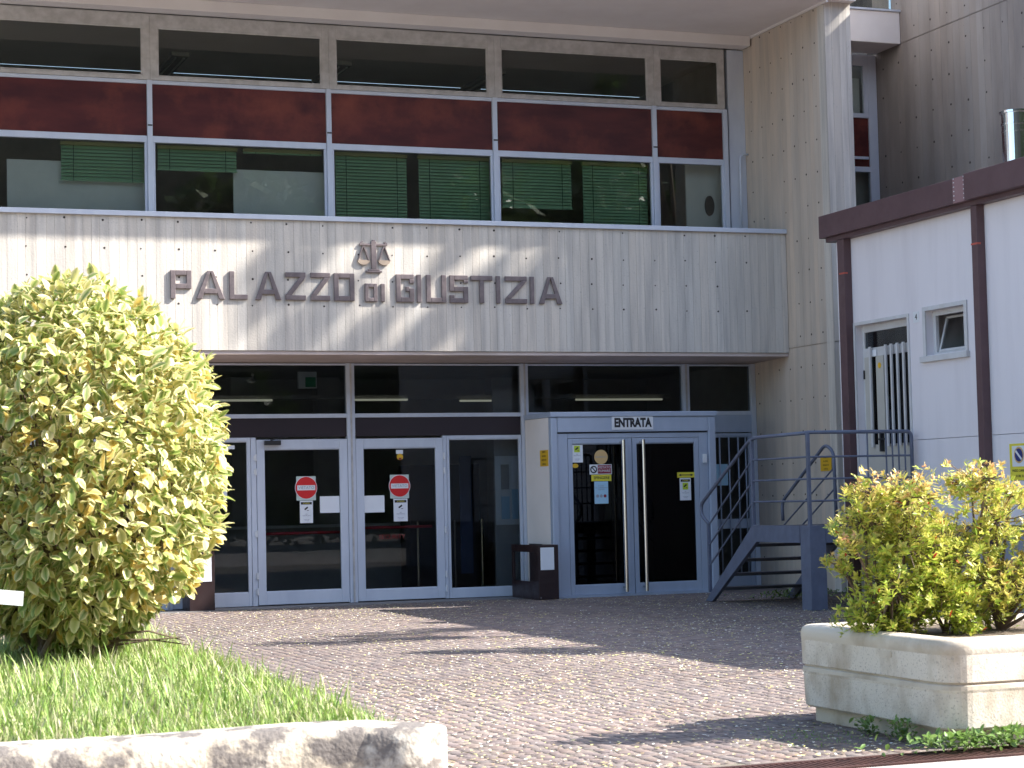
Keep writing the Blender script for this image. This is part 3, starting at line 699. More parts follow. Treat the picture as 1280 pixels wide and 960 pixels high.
def no_entry(x, z, y, label):
    t = thing('no_entry_sign', label, 'sign', (x, y, z), 'red no entry signs on the glass doors')
    build('backing', MB().box(x - .135, x + .135, y - .004, y, z - .17, z + .155), mat('pale_green_backing', (.50, .60, .55), .6), t)
    build('rim', MB().disc((x, y - .0045, z), .155, n=32, t=.002), M['white_paint'], t)
    build('disc', MB().disc((x, y - .007, z), .147, n=32, t=.003), M['redsign'], t)
    build('white_bar', MB().box(x - .125, x + .125, y - .013, y - .0105, z - .034, z + .034), M['white_paint'], t)
    text('VIETATO', .055, (x, y - .0135, z), t, M['grey_ink'], ext=.0004)
no_entry(6.92, 1.575, yd, 'round red no entry sign on the left glass door')
no_entry(8.24, 1.575, yd, 'round red no entry sign on the second glass door, beside the vestibule')
simple('paper_sheet', 'blank white sheet taped to the left glass door near its right edge', 'paper', MB().box(7.11, 7.385, yd - .003, yd, 1.23, 1.455), M['paper'])
simple('paper_sheet', 'blank white sheet taped to the second glass door near its left edge', 'paper', MB().box(7.735, 8.02, yd - .003, yd, 1.22, 1.45), M['paper'])
t = thing('door_sticker', 'small white and amber sticker at the top of the second glass door', 'sticker', (8.25, yd, 1.95))
build('label', MB().box(8.20, 8.30, yd - .003, yd, 2.015, 2.07), M['paper'], t); build('amber_disc', MB().disc((8.255, yd - .001, 1.975), .045, n=16), M['orange'], t); build('dark_foot', MB().box(8.235, 8.275, yd - .008, yd - .0055, 1.935, 1.962), M['maroon'], t)
t = thing('security_lettering', 'dark red word security printed low on the second glass door', 'lettering', (8.12, yd, .88)); text('SECURITY', .085, (8.12, yd - .002, .88), t, mat('dark_red_print', (.20, .015, .015), .5), sx=1.0)
t = thing('notice_sheet', 'white notice reading birra on the left sidelight beside the variegated bush', 'notice', (5.75, yd, 1.4)); build('sheet', MB().box(5.58, 5.84, yd + .012, yd + .016, 1.43, 1.80), M['paper'], t); text('birra', .10, (5.74, yd + .010, 1.64), t, M['black_ink'])
simple('paper_sheet', 'tiny white sticker in the top corner of the left sidelight', 'paper', MB().box(5.83, 5.95, yd + .012, yd + .016, 2.11, 2.16), M['paper'])
yv = VY + .055
t = thing('round_sticker', 'round tan sticker on the left vestibule door', 'sticker', (10.86, yv, 1.9)); build('disc', MB().disc((10.84, yv, 1.91), .10, n=24), M['tan'], t); text('INGRESSO', .035, (10.84, yv - .0045, 1.91), t, M['grey_ink'], ext=.0004)
t = thing('no_smoking_sign', 'maroon and white no smoking sign on the left vestibule door', 'sign', (10.84, yv, 1.73))
build('panel', MB().box(10.665, 10.995, yv - .004, yv, 1.672, 1.808), M['white_paint'], t); build('maroon_panel', MB().box(10.785, 10.985, yv - .006, yv - .0045, 1.682, 1.798), M['maroon'], t)
build('ring', MB().disc((10.725, yv - .0045, 1.74), .052, n=20, t=.002), M['black_ink'], t); build('ring_centre', MB().disc((10.725, yv - .007, 1.74), .034, n=16, t=.002), M['white_paint'], t)
b = MB(); b.prism([(10.693, 1.765), (10.703, 1.775), (10.757, 1.715), (10.747, 1.705)], 'Y', yv - .0115, yv - .0095); build('slash', b, M['black_ink'], t)
text('VIETATO\nFUMARE', .048, (10.885, yv - .0065, 1.742), t, M['white_paint'], ext=.0004)
t = thing('push_sign', 'yellow sign reading SPINGERE on the left vestibule door', 'sign', (10.84, yv, 1.6)); build('panel', MB().box(10.69, 10.985, yv - .004, yv, 1.580, 1.668), M['yellow'], t); text('SPINGERE', .055, (10.84, yv - .005, 1.624), t, M['black_ink'])
t = thing('notice_sheet', 'pale blue notice sheet below the yellow sign on the left vestibule door', 'notice', (10.85, yv, 1.27)); build('sheet', MB().box(10.73, 10.935, yv - .003, yv, 1.27, 1.575), M['bluepaper'], t)
text('Si avvisa\nche e\' obbligatorio\nl\'ingresso', .026, (10.83, yv - .004, 1.49), t, M['grey_ink'], ext=.0004)
for q_, x in enumerate((10.775, 10.83, 10.885)): build('pictogram', MB().disc((x, yv - .003, 1.375), .022, n=14, t=.002), M['grey_ink' if q_ < 2 else 'maroon'], t)
simple('door_sticker', 'small amber half round sticker below the notice on the left vestibule door', 'sticker', MB().disc((10.455, yv, 1.795), .045, n=16, rz=.03), M['orange'])
t = thing('arrow_sign', 'yellow double arrow sign on the right vestibule door', 'sign', (12.1, yv, 1.6)); build('panel', MB().box(11.985, 12.25, yv - .004, yv, 1.605, 1.68), M['yellow'], t)
b = MB().box(12.04, 12.20, yv - .006, yv - .0045, 1.637, 1.648); b.prism([(12.005, 1.6425), (12.045, 1.66), (12.045, 1.625)], 'Y', yv - .006, yv - .0045); b.prism([(12.23, 1.6425), (12.19, 1.625), (12.19, 1.66)], 'Y', yv - .006, yv - .0045)
build('double_arrow', b, M['black_ink'], t)
def side_sign(name, label, x, y0, y1, z0, z1, lines_, m='yellow'):
    t = thing(name, label, 'sign', (x, (y0 + y1) / 2, z0)); build('panel', MB().box(x - .006, x, y0, y1, z0, z1), M[m], t)
    k = len(lines_)
    for i, l in enumerate(lines_): text(l, (z1 - z0) / k * .62, (x - .0075, (y0 + y1) / 2, z1 - (i + .5) * (z1 - z0) / k), t, M['black_ink'], facing='-X', ext=.0004, sx=.95)
    return t
side_sign('warning_sign', 'small amber warning sign on the beige side of the vestibule', VX0 - .001, 25.72, 26.02, 1.80, 2.02, ['DIVIETO', 'DI SOSTA', 'BICICLETTE', 'E MOTO'], 'orange')
side_sign('warning_sign', 'amber warning sign on the concrete pier behind the stair handrail', XP - .006, 24.42, 24.72, 1.65, 1.86, ['DIVIETO', 'DI SOSTA', 'BICICLETTE', 'E MOTO'], 'orange')

# brown metal boxes
bx = thing('brown_planter_box', 'dark brown open metal box with white paper beside the vestibule', 'box', (9.95, 26, 0))
b = MB(); X0, X1, A0, A1, H = 9.79, 10.075, 25.40, 26.45, .735
b.box(X0, X0 + .03, A0 + .03, A1, .005, .24).box(X0, X0 + .03, A0 + .03, A1, .635, H).box(X0, X0 + .03, A0 + .03, A0 + .10, .24, .635).box(X0, X0 + .03, A1 - .07, A1, .24, .635)
build('side_frame', b, M['brownbox'], bx, bevel=.004)
build('front_panel', MB().box(X0, X1, A0, A0 + .029, .005, H), M['brownbox'], bx, bevel=.004)
build('base', MB().box(X0 + .031, X1, A0 + .03, A1, .01, .12), M['brownbox'], bx)
build('back_panel', MB().box(X1 - .02, X1, A0 + .03, A0 + .55, .121, H), mat('box_lining', (.36, .29, .24), .8), bx); build('back_panel', MB().box(X1 - .02, X1, A0 + .551, A1, .121, H), M['brownbox'], bx)
build('screw', MB().disc((X0 + .02, A0 - .0005, .03), .012, n=8, t=.006), M['steel'], bx)
simple('paper_sheet', 'white sheet stuck on the front of the brown box beside the vestibule', 'paper', MB().box(9.815, 10.01, A0 - .006, A0 - .001, .40, .70), M['paper'])
b2 = thing('brown_planter_box', 'dark brown metal box with a white sheet partly behind the variegated bush', 'box', (5.4, 26.3, 0))
build('front_panel', MB().box(5.21, 5.54, 26.10, 26.13, .005, .78), M['brownbox'], b2, bevel=.004)
build('side_panel', MB().box(5.21, 5.24, 26.131, 26.58, .005, .78), M['brownbox'], b2); build('side_panel', MB().box(5.51, 5.54, 26.131, 26.58, .005, .78), M['brownbox'], b2); build('rim', MB().box(5.20, 5.55, 26.09, 26.59, .781, .80), M['brownbox'], b2)
simple('paper_sheet', 'white sheet stuck on the brown box next to the variegated bush', 'paper', MB().box(5.285, 5.50, 26.094, 26.099, .38, .72), M['paper'])

# ================================================================= STAIRCASE
st = thing('metal_staircase', 'slate blue steel staircase and landing in front of the annex door', 'staircase', (12, 22, 0))
XS = 11.34
def stringer(x0, x1):
    pts = [(23.52, .005), (23.30, .005), (22.06, .775), (20.96, .775), (20.96, .975), (22.16, .975)]
    # split into convex pieces
    b = MB(); b.prism([(23.52, .005), (23.33, .005), (22.06, .775), (22.16, .975)], 'X', x0, x1); b.prism([(22.06, .776), (20.96, .776), (20.96, .975), (22.159, .975)], 'X', x0, x1)
    return b
build('stringer', stringer(XS, XS + .05), M['stair'], st); build('stringer', stringer(12.50, 12.55), M['stair'], st)
build('column', MB().box(XS, XS + .21, 20.72, 20.95, .0, .974), M['stair'], st, bevel=.004)
build('column', MB().box(12.55, 12.70, 20.80, 20.95, .0, .77), M['stair'], st)
build('edge_beam', MB().box(XS + .212, 12.78, 20.72, 20.78, .775, .972), M['stair'], st)
build('landing', MB().box(XS + .052, 12.79, 20.785, 22.14, .90, .968), M['stair_tread'], st)
for k in range(4):
    z = .19 + k * .185; y = 23.30 - k * .29
    build('tread', MB().box(XS + .052, 12.498, y - .27, y, z - .035, z), M['stair_tread'], st)
def bend(pts, r=.12, k=5):
    P = [Vector(p) for p in pts]; out = [P[0]]
    for i in range(1, len(P) - 1):
        a, c, b_ = P[i - 1], P[i], P[i + 1]; ra = min(r, (a - c).length * .45, (b_ - c).length * .45)
        p0 = c + (a - c).normalized() * ra; p1 = c + (b_ - c).normalized() * ra
        for j in range(k + 1):
            t_ = j / k; out.append(p0 * (1 - t_) ** 2 + c * 2 * t_ * (1 - t_) + p1 * t_ ** 2)
    out.append(P[-1]); return out
xr = XS + .025
hr = bend([(xr, 23.42, .99), (xr, 23.62, 1.10), (xr, 23.62, 1.24), (xr, 22.17, 2.04), (xr, 20.77, 2.05)], .16)
build('handrail', MB().tube(hr, .022, 10), M['stair'], st, smooth=True)
hr = bend([(xr, 20.76, 2.055), (12.745, 20.745, 2.055), (12.745, 20.745, .98)], .07)
build('handrail', MB().tube(hr, .022, 10), M['stair'], st, smooth=True)
hr = bend([(12.53, 23.60, 1.0), (12.53, 23.62, 1.24), (12.53, 22.42, 1.96), (12.53, 22.22, 1.86), (12.53, 22.20, .98)], .14)
build('handrail', MB().tube(hr, .022, 10), M['stair'], st, smooth=True)
for (y, z0, z1) in ((23.42, .12, 1.0), (22.16, .98, 2.04), (20.75, .97, 2.05)):
    build('post', MB().box(xr - .02, xr + .02, y - .02, y + .02, z0, z1), M['stair'], st, bevel=.003)
for z in (1.77, 1.515, 1.26):
    build('rail', MB().tube([(xr, 22.16, z), (xr, 20.75, z)], .012, 8), M['stair'], st)
    build('rail', MB().tube([(xr, 23.42, z - .80), (xr, 22.16, z)], .012, 8), M['stair'], st)
    build('rail', MB().tube([(xr, 20.745, z), (12.745, 20.745, z)], .012, 8), M['stair'], st)
for z in (1.66, 1.40):
    build('rail', MB().tube([(12.53, 23.58, z - .72), (12.53, 22.22, z)], .011, 8), M['stair'], st)
for x in (12.15, 12.40, 12.485, 12.57, 12.655):
    build('baluster', MB().tube([(x, 20.745, .975), (x, 20.745, 2.04)], .010, 6), M['stair'], st)

# ================================================================= ANNEX
ax = thing('annex_building', 'single storey pale prefab annex with dark brown roof band and posts', 'building', (12.9, 22.5, 0))
XA = 12.82
def yz(parent_name, y0, y1, z0, z1, m='annex', x0=XA, x1=XA + .1, bevel=0):
    return build(parent_name, MB().box(x0, x1, y0, y1, z0, z1), M[m], ax, bevel=bevel)
dY0, dY1, dZ0, dZ1 = 20.86, 22.08, .97, 3.42
wY0, wY1, wZ0, wZ1 = 19.64, 20.45, 2.93, 3.45
# wall panels round the openings (butted)
yz('wall_panel', dY1, 22.13, .95, 4.52); yz('wall_panel', dY0, dY1, dZ1, 4.52)
yz('wall_panel', wY1, dY0, 1.953, 4.52); yz('wall_panel', wY0, wY1, wZ1, 4.52); yz('wall_panel', wY0, wY1, 1.953, wZ0); yz('wall_panel', 19.30, wY0, 1.953, 4.52)
yz('wall_panel', 19.30, dY0, .95, 1.947)
yz('wall_panel', 12.0, 19.18, 1.953, 4.52); yz('wall_panel', 12.0, 19.18, .95, 1.947)
yz('backing', 22.131, 22.5, .0, 4.52); yz('backing', 19.181, 19.299, .95, 4.52)
yz('plinth', 12.0, 22.12, 0, .93, 'plinth', XA + .06, XA + .12); yz('sill_band', 12.0, 20.7, .93, .949, 'annex_brown', XA - .01, XA + .09)
build('body', MB().box(XA + .9, 19.5, 12.0, 22.5, 0, 4.6), M['annex'], ax)
build('end_wall', MB().box(XA + .1, XA + .9, 22.4, 22.5, 0, 4.6), M['annex'], ax); build('end_wall', MB().box(XA + .1, XA + .9, 12.0, 12.1, 0, 4.6), M['annex'], ax)
build('roof', MB().box(12.9, 19.5, 12.0, 22.55, 4.601, 4.70), M['annex_brown'], ax)
build('roof_band', MB().box(12.63, 12.75, 19.50, 22.60, 4.575, 4.86), M['annex_brown'], ax, bevel=.006)
build('roof_band', MB().box(12.60, 12.75, 12.0, 19.24, 4.575, 4.875), M['annex_brown'], ax, bevel=.006)
build('joint_cover', MB().box(12.625, 12.75, 19.241, 19.499, 4.577, 4.862), M['annex_patch'], ax)
rv = MB()
for y in (19.27, 19.47):
    for z in (4.61, 4.66, 4.71, 4.76, 4.81, 4.85): rv.box(12.617, 12.624, y - .006, y + .006, z - .006, z + .006)
build('rivets', rv, M['white_paint'], ax, kind='stuff')
build('eaves_trim', MB().box(12.70, XA + .09, 12.0, 22.55, 4.521, 4.574), M['annex_brown'], ax)
for y in (22.132, 19.182):
    p_ = build('post', MB().box(12.715, XA - .001, y, y + .165 if y > 20 else y + .115, 0, 4.52), M['annex_brown'], ax, bevel=.004)
    build('strap', MB().box(12.711, 12.76, y - .003, y + .12, 4.08, 4.10), mat('strap_red', (.5, .10, .07), .6), p_)
# gable/door trims
tr = MB().box(XA - .015, XA, dY1, dY1 + .04, dZ0, dZ1 + .04).box(XA - .015, XA, dY0 - .04, dY0, dZ0, dZ1 + .04).box(XA - .015, XA, dY0, dY1, dZ1, dZ1 + .04)
build('door_trim', tr, M['annex_frame'], ax)
XR = XA + .09
dd = MB().box(XR, XR + .05, dY1 - .05, dY1, dZ0, dZ1).box(XR, XR + .05, dY0, dY0 + .05, dZ0, dZ1).box(XR, XR + .05, dY0 + .05, dY1 - .05, 3.33, dZ1).box(XR, XR + .05, dY0 + .05, dY1 - .05, 3.02, 3.13)
door = build('door', dd, M['annex_frame'], ax, bevel=.003)
build('pane', MB().box(XR + .02, XR + .026, dY0 + .05, dY1 - .05, 3.13, 3.33), M['glass_low'], door)
lf = MB()
lf.box(XR - .01, XR + .04, dY0 + .05, dY1 - .05, .99, 1.93)
for a, bb in ((dY0 + .05, dY0 + .10), (21.58, 21.76), (dY1 - .19, dY1 - .05)): lf.box(XR - .01, XR + .04, a, bb, 1.931, 3.019)
build('door_leaf', lf, M['annex_door'], door, bevel=.003)
build('pane', MB().box(XR + .02, XR + .026, dY0 + .10, dY1 - .19, 1.931, 3.019), M['glass_vest'], door)
for y in (21.84, 21.47, 21.34, 21.20, 21.06): build('bar', MB().box(XR - .05, XR - .03, y - .019, y + .019, 1.90, 3.14), M['annex_frame'], door)
build('handle', MB().box(XR - .06, XR - .011, 21.61, 21.65, 1.84, 2.08).box(XR - .08, XR - .06, 21.50, 21.65, 1.98, 2.0), M['blackmetal'], door)
build('sticker', MB().disc((XR - .0105, 21.67, 2.90), .036, 'X', n=14), M['orange'], door); build('sticker', MB().box(XR - .014, XR - .0105, 21.73, 21.84, 3.02, 3.10), M['paper'], door)
build('hinge', MB().box(XR - .03, XR - .011, dY1 - .06, dY1 - .045, 2.75, 2.86), M['blackmetal'], door)
build('reveal', MB().box(XA + .1, XA + .89, dY1 + .003, dY1 + .03, .95, 4.5), M['interior_dark'], ax)
# window
tr = MB().box(XA - .02, XA, wY1, wY1 + .06, wZ0 - .01, wZ1 + .05).box(XA - .02, XA, wY0 - .06, wY0, wZ0 - .01, wZ1 + .05).box(XA - .02, XA, wY0, wY1, wZ1, wZ1 + .05)
wn = build('window', tr, M['annex_frame'], ax, bevel=.003)
build('sill', MB().box(XA - .05, XA + .02, wY0 - .08, wY1 + .10, wZ0 - .08, wZ0 - .012), M['annex_frame'], wn, bevel=.004)
fr = MB().box(XR, XR + .04, wY1 - .06, wY1, wZ0, wZ1).box(XR, XR + .04, wY0, wY0 + .03, wZ0, wZ1).box(XR, XR + .04, wY0 + .03, wY1 - .06, wZ1 - .06, wZ1).box(XR, XR + .04, wY0 + .03, wY1 - .06, wZ0, wZ0 + .03)
build('frame', fr, M['annex_frame'], wn)
sash = MB(); # tilted sash, hinged at the bottom
import itertools
def tilt(y0, y1, z0, z1, x, a=.28):
    out = []
    for dx in (0, .025):
        for (y, z) in ((y0, z0), (y1, z0), (y1, z1), (y0, z1)): out.append((x + dx + (z - wZ0) * a, y, z))
    return out
bf = [(0, 1, 2, 3), (4, 7, 6, 5), (0, 4, 5, 1), (1, 5, 6, 2), (2, 6, 7, 3), (3, 7, 4, 0)]
ya, yb, za, zb_ = wY0 + .035, wY1 - .07, wZ0 + .035, wZ1 - .065
for q_ in ((ya, ya + .03, za, zb_), (yb - .03, yb, za, zb_), (ya + .03, yb - .03, za, za + .03), (ya + .03, yb - .03, zb_ - .03, zb_)): sash.add(tilt(*q_, XR + .01), bf)
build('sash', sash, M['annex_frame'], wn)
build('pane', MB().add(tilt(ya + .03, yb - .03, za + .03, zb_ - .03, XR + .02)[:4], [(0, 1, 2, 3)]), M['glass_low'], wn)
t = thing('house_number', 'small white plate with the number 4 between annex door and window', 'number plate', (XA, 20.66, 3.35))
build('plate', MB().box(XA - .006, XA, 20.60, 20.725, 3.335, 3.465), M['white_paint'], t); text('4', .10, (XA - .0075, 20.66, 3.40), t, M['black_ink'], facing='-X')
side_sign('small_plate', 'small weathered ochre plate beside the second brown post of the annex', XA - .001, 19.31, 19.43, 3.66, 3.84, ['AVVISO', 'AREA', 'PRIVATA'], 'tan')
t = thing('no_parking_sign', 'yellow no parking sign with blue round symbol on the annex wall', 'sign', (XA, 18.6, 1.45))
PY0, PY1, PZ0, PZ1 = 18.45, 18.85, 1.44, 1.84
build('panel', MB().box(XA - .008, XA, PY0, PY1, PZ0, PZ1), M['yellow'], t)
build('white_field', MB().box(XA - .010, XA - .0085, PY0 + .09, PY1 - .05, PZ0 + .15, PZ1 - .025), M['white_paint'], t)
yc_, zc_ = 18.67, 1.715
build('ring', MB().disc((XA - .0105, yc_, zc_), .09, 'X', n=24, t=.002), M['tan'], t); build('blue_disc', MB().disc((XA - .013, yc_, zc_), .072, 'X', n=24, t=.002), M['navy'], t)
build('slash', MB().prism([(yc_ + .06, zc_ + .035), (yc_ + .045, zc_ + .055), (yc_ - .06, zc_ - .04), (yc_ - .045, zc_ - .057)], 'X', XA - .0175, XA - .0155), M['white_paint'], t)
text('PASSO CARRABILE', .038, (XA - .0095, 18.65, 1.545), t, M['black_ink'], facing='-X'); text('24 ORE SU 24', .038, (XA - .0095, 18.65, 1.485), t, M['black_ink'], facing='-X')
# flue on the annex roof
fl = thing('flue_pipe', 'polished steel flue pipe standing on the annex roof', 'chimney', (13.27, 19.2, 4.7))
b = MB().tube([(13.30, 19.2, 4.70), (13.30, 19.2, 5.44)], .165, 32); build('pipe', b, M['chrome'], fl, smooth=False)
build('collar', MB().tube([(13.30, 19.2, 5.44), (13.30, 19.2, 5.46)], .175, 32), M['chrome'], fl); build('collar', MB().tube([(13.30, 19.2, 5.36), (13.30, 19.2, 5.375)], .172, 32), M['chrome'], fl)
build('cowl', MB().tube([(13.30, 19.2, 5.46), (13.30, 19.2, 5.57), (13.30, 19.2, 5.575)], .165, 32), M['chrome'], fl); build('cap', MB().tube([(13.30, 19.2, 5.576), (13.30, 19.2, 5.60)], .185, 32), M['chrome'], fl)

# ================================================================= PLANTER
pl = thing('concrete_planter', 'weathered aggregate concrete planter with smooth rounded rim and grooved sides', 'planter', (6.9, 10.2, 0))
def rrect(x0, x1, y0, y1, r, k=7):
    out = []
    for cx_, cy_, a0 in ((x1 - r, y0 + r, -PI / 2), (x1 - r, y1 - r, 0), (x0 + r, y1 - r, PI / 2), (x0 + r, y0 + r, PI)):
        for i in range(k + 1): a = a0 + PI / 2 * i / k; out.append((cx_ + r * math.cos(a), cy_ + r * math.sin(a)))
    return out
def loft(rings, close_in=False):
    b = MB(); n = len(rings[0][0]); vs_ = []; fs_ = []
    for ring, z in rings: vs_ += [(p[0], p[1], z) for p in ring]
    for k in range(len(rings) - 1):
        for i in range(n): j = (i + 1) % n; fs_.append((k * n + i, k * n + j, (k + 1) * n + j, (k + 1) * n + i))
    b.add(vs_, fs_); return b
PX0, PX1, PY0_, PY1_ = 5.84, 8.15, 9.22, 10.92
def ring(off, z, r=.15): return (rrect(PX0 + off, PX1 - off, PY0_ + off, PY1_ - off, max(r - off, .03)), z)
build('base', loft([ring(.07, 0), ring(.07, .085)]), M['planter_rim'], pl)
build('lower_body', loft([ring(.07, .086), ring(.025, .088), ring(.012, .10), ring(.004, .285), ring(.0, .30)]), M['planter'], pl, smooth=False)
build('groove_band', loft([ring(.0, .30), ring(.001, .322), ring(.006, .326), ring(.016, .329), ring(.016, .335)]), M['planter_rim'], pl)
build('upper_body', loft([ring(.016, .3352), ring(.0, .341), ring(-.003, .485)]), M['planter'], pl)
build('rim', loft([ring(-.003, .485), ring(-.006, .50), ring(-.006, .528), ring(.004, .555), ring(.03, .568), ring(.11, .570), ring(.135, .56), ring(.14, .50)]), M['planter_rim'], pl, smooth=True)
so_ = rrect(PX0 + .13, PX1 - .13, PY0_ + .13, PY1_ - .13, .12)
build('soil', MB().add([(p[0], p[1], .535) for p in so_], [tuple(range(len(so_)))]), M['soil'], pl)
build('drip_mark', MB().box(PX0 - .006, PX0 + .004, 9.78, 9.86, .445, .475), M['planter_rim'], pl)

# ================================================================= LEAVES
def leaf_template(kind):
    if kind == 'broad':     # elliptical, folded along the midrib, 4 cross rows of 5
        rows = [(0, .10), (.3, .42), (.65, .46), (.9, .22), (1.0, .02)]
        V = []; E = []
        for y, w_ in rows:
            for k, u in enumerate((-1, -.55, 0, .55, 1)):
                V.append((u * w_ * .5, y, abs(u) * .07 * (w_ / .46) - .16 * (y - .3) ** 2)); E.append(1.0 if abs(u) == 1 else (.38 if u else 0))
        F = [(r * 5 + c, r * 5 + c + 1, (r + 1) * 5 + c + 1, (r + 1) * 5 + c) for r in range(4) for c in range(4)]
    else:                   # narrow leaf
        rows = [(0, .08), (.35, .30), (.7, .26), (1, .02)]
        V = []; E = []
        for y, w_ in rows:
            for u in (-1, 0, 1): V.append((u * w_ * .5, y, abs(u) * .05 - .18 * (y - .2) ** 2)); E.append(abs(u))
        F = [(r * 3 + c, r * 3 + c + 1, (r + 1) * 3 + c + 1, (r + 1) * 3 + c) for r in range(3) for c in range(2)]
    return np.array(V, float), np.array(E, float), np.array(F)
def norm(a): return a / np.maximum(np.linalg.norm(a, axis=-1, keepdims=True), 1e-9)
def leaves_geo(kind, P, D, N_, Ln, Wd, cin, cedge):
    """P base points, D directions, N_ approx normals, lengths, width factor, centre and edge colours"""
    T, E, F = leaf_template(kind); n = len(P)
    D = norm(D); X = norm(np.cross(D, N_)); Z = np.cross(X, D)
    V = P[:, None] + (T[None, :, 0, None] * X[:, None] * Wd[:, None, None] + T[None, :, 1, None] * D[:, None] + T[None, :, 2, None] * Z[:, None]) * Ln[:, None, None]
    C = cin[:, None] * (1 - E[None, :, None]) + cedge[:, None] * E[None, :, None]
    FF = F[None] + (np.arange(n) * len(T))[:, None, None]
    return V.reshape(-1, 3), FF.reshape(-1, 4), C.reshape(-1, 3), len(T), len(F)

# variegated bush
bush = thing('variegated_bush', 'big rounded bush with yellow and green variegated leaves', 'bush', (1.55, 11.1, .5))
bc = np.array([1.55, 11.1, 1.62]); 
n = 14500
d = norm(rng.normal(size=(n, 3)))
lump = 1 + .035 * np.sin(d[:, 0] * 6 + 1) * np.cos(d[:, 2] * 7) + .03 * np.sin(d[:, 1] * 9 + d[:, 2] * 5) + .03 * np.sin(d[:, 0] * 17) * np.sin(d[:, 2] * 15 + 1)
rx = np.full(len(d), .83); rz = np.where(d[:, 2] < 0, 1.02, .965)
sh = 1 - .36 * rng.uniform(0, 1, n) ** 2.2
R_ = np.stack([rx, rx, rz], -1)
low = d[:, 2] < -.35
P = bc + d * R_ * (lump * sh)[:, None]
P[:, :2] = bc[:2] + (P[:, :2] - bc[:2]) * np.where(P[:, 2] < 1.0, 1 - (1.0 - P[:, 2]) * .35, 1)[:, None]
ok = P[:, 2] > .62; P, d = P[ok], d[ok]; n = len(P)
D = norm(d * .45 + rng.normal(size=(n, 3)) * .6 + np.array([0, 0, -.18]))
NN = norm(np.array([0, 0, 1.0]) + rng.normal(size=(n, 3)) * .45 + d * .5)
Ln = rng.uniform(.055, .10, n); Wd = rng.uniform(.9, 1.3, n)
tp = rng.uniform(0, 1, n)
yb_ = np.sin(P[:, 0] * 4 + P[:, 2] * 3.3) * np.cos(P[:, 1] * 3 + P[:, 2] * 2)
gold = (tp < .06 + .20 * np.clip(yb_, 0, 1) * (P[:, 2] < 2.2)); plain = (tp > .82)
green = np.array([.20, .30, .055]); cream = np.array([.92, .80, .46]); 
vr = rng.uniform(.75, 1.25, (n, 1))
cin = green[None] * vr; ced = np.tile(cream, (n, 1)) * rng.uniform(.85, 1.1, (n, 1))
lt = rng.uniform(0, 1, n) < .35; cin[lt] = np.array([.56, .55, .18]) * vr[lt]
cin[gold] = np.array([.66, .46, .10]) * vr[gold]; ced[gold] = np.array([.74, .64, .30])
cin[plain] = np.array([.16, .26, .05]) * vr[plain]; ced[plain] = np.array([.58, .60, .22])
front = norm(np.array([0, 0, 1.36]) - bc)
score = ((P - bc) @ front) + .25 * sh[ok] - .3 * np.abs(P[:, 0] - 1.75)
order = np.argsort(-score); big = order[:300]; rest = order[300:]
V, F, C, nv, nf = leaves_geo('broad', P[rest], D[rest], NN[rest], Ln[rest], Wd[rest], cin[rest], ced[rest])
link('foliage', np_mesh('foliage', V, F, C, M['leaf'], smooth=True), bush, kind='stuff')
# 300 leaf objects sharing 10 meshes
lm = []
for k in range(10):
    i = big[k * 7]
    V, F, C, nv, nf = leaves_geo('broad', np.zeros((1, 3)), np.array([[0, 1., 0]]), np.array([[0, 0, 1.]]), np.array([1.0]), np.array([1.0]), cin[[i]], ced[[i]])
    lm.append(np_mesh('leaf', V, F, C, M['leaf'], smooth=True))
for k, i in enumerate(big):
    o = bpy.data.objects.new('leaf', lm[k % 10]); col.objects.link(o); o.parent = bush
    dd_ = Vector(D[i]); nn_ = Vector(NN[i]); xx_ = dd_.cross(nn_).normalized(); zz_ = xx_.cross(dd_)
    mt = Matrix((xx_ * Wd[i], dd_, zz_)).transposed().to_4x4(); o.matrix_basis = Matrix.Translation(Vector(P[i]) - bush.location) @ mt @ Matrix.Scale(Ln[i], 4)
b = MB()
for k in range(46):
    dv = norm(rng.normal(size=3)); dv[2] = abs(dv[2]) * 1.1 - .25; e_ = bc + dv * np.array([.8, .8, .95]) * rng.uniform(.7, .98)
    b0 = np.array([1.55 + rng.uniform(-.22, .22), 11.1 + rng.uniform(-.22, .22), .5]); mid = b0 * .5 + e_ * .5 + np.array([0, 0, -.1]) + rng.normal(size=3) * .05
    b.tube([b0, mid, e_], .018, 6, r2=.004)
for k in range(3):   # bare low twigs on the right side
    z = .62 + .03 * k; b.tube([(1.7, 10.95, z), (1.95, 10.9, z + rng.uniform(-.03, .05)), (2.08 + rng.uniform(-.05, .1), 10.85, z + rng.uniform(-.05, .08))], .008, 5, r2=.003)
build('branches', b, M['bark'], bush)
t = thing('plant_label', 'white blank plant label stuck in front of the variegated bush', 'label', (1.15, 10.05, .5))
build('card', MB().prism([(1.0, .985), (1.215, .96), (1.21, .89), (1.0, .915)], 'Y', 10.2, 10.205), M['paper'], t)
build('stake', MB().box(1.02, 1.03, 10.207, 10.215, .45, .91), M['paper'], t)

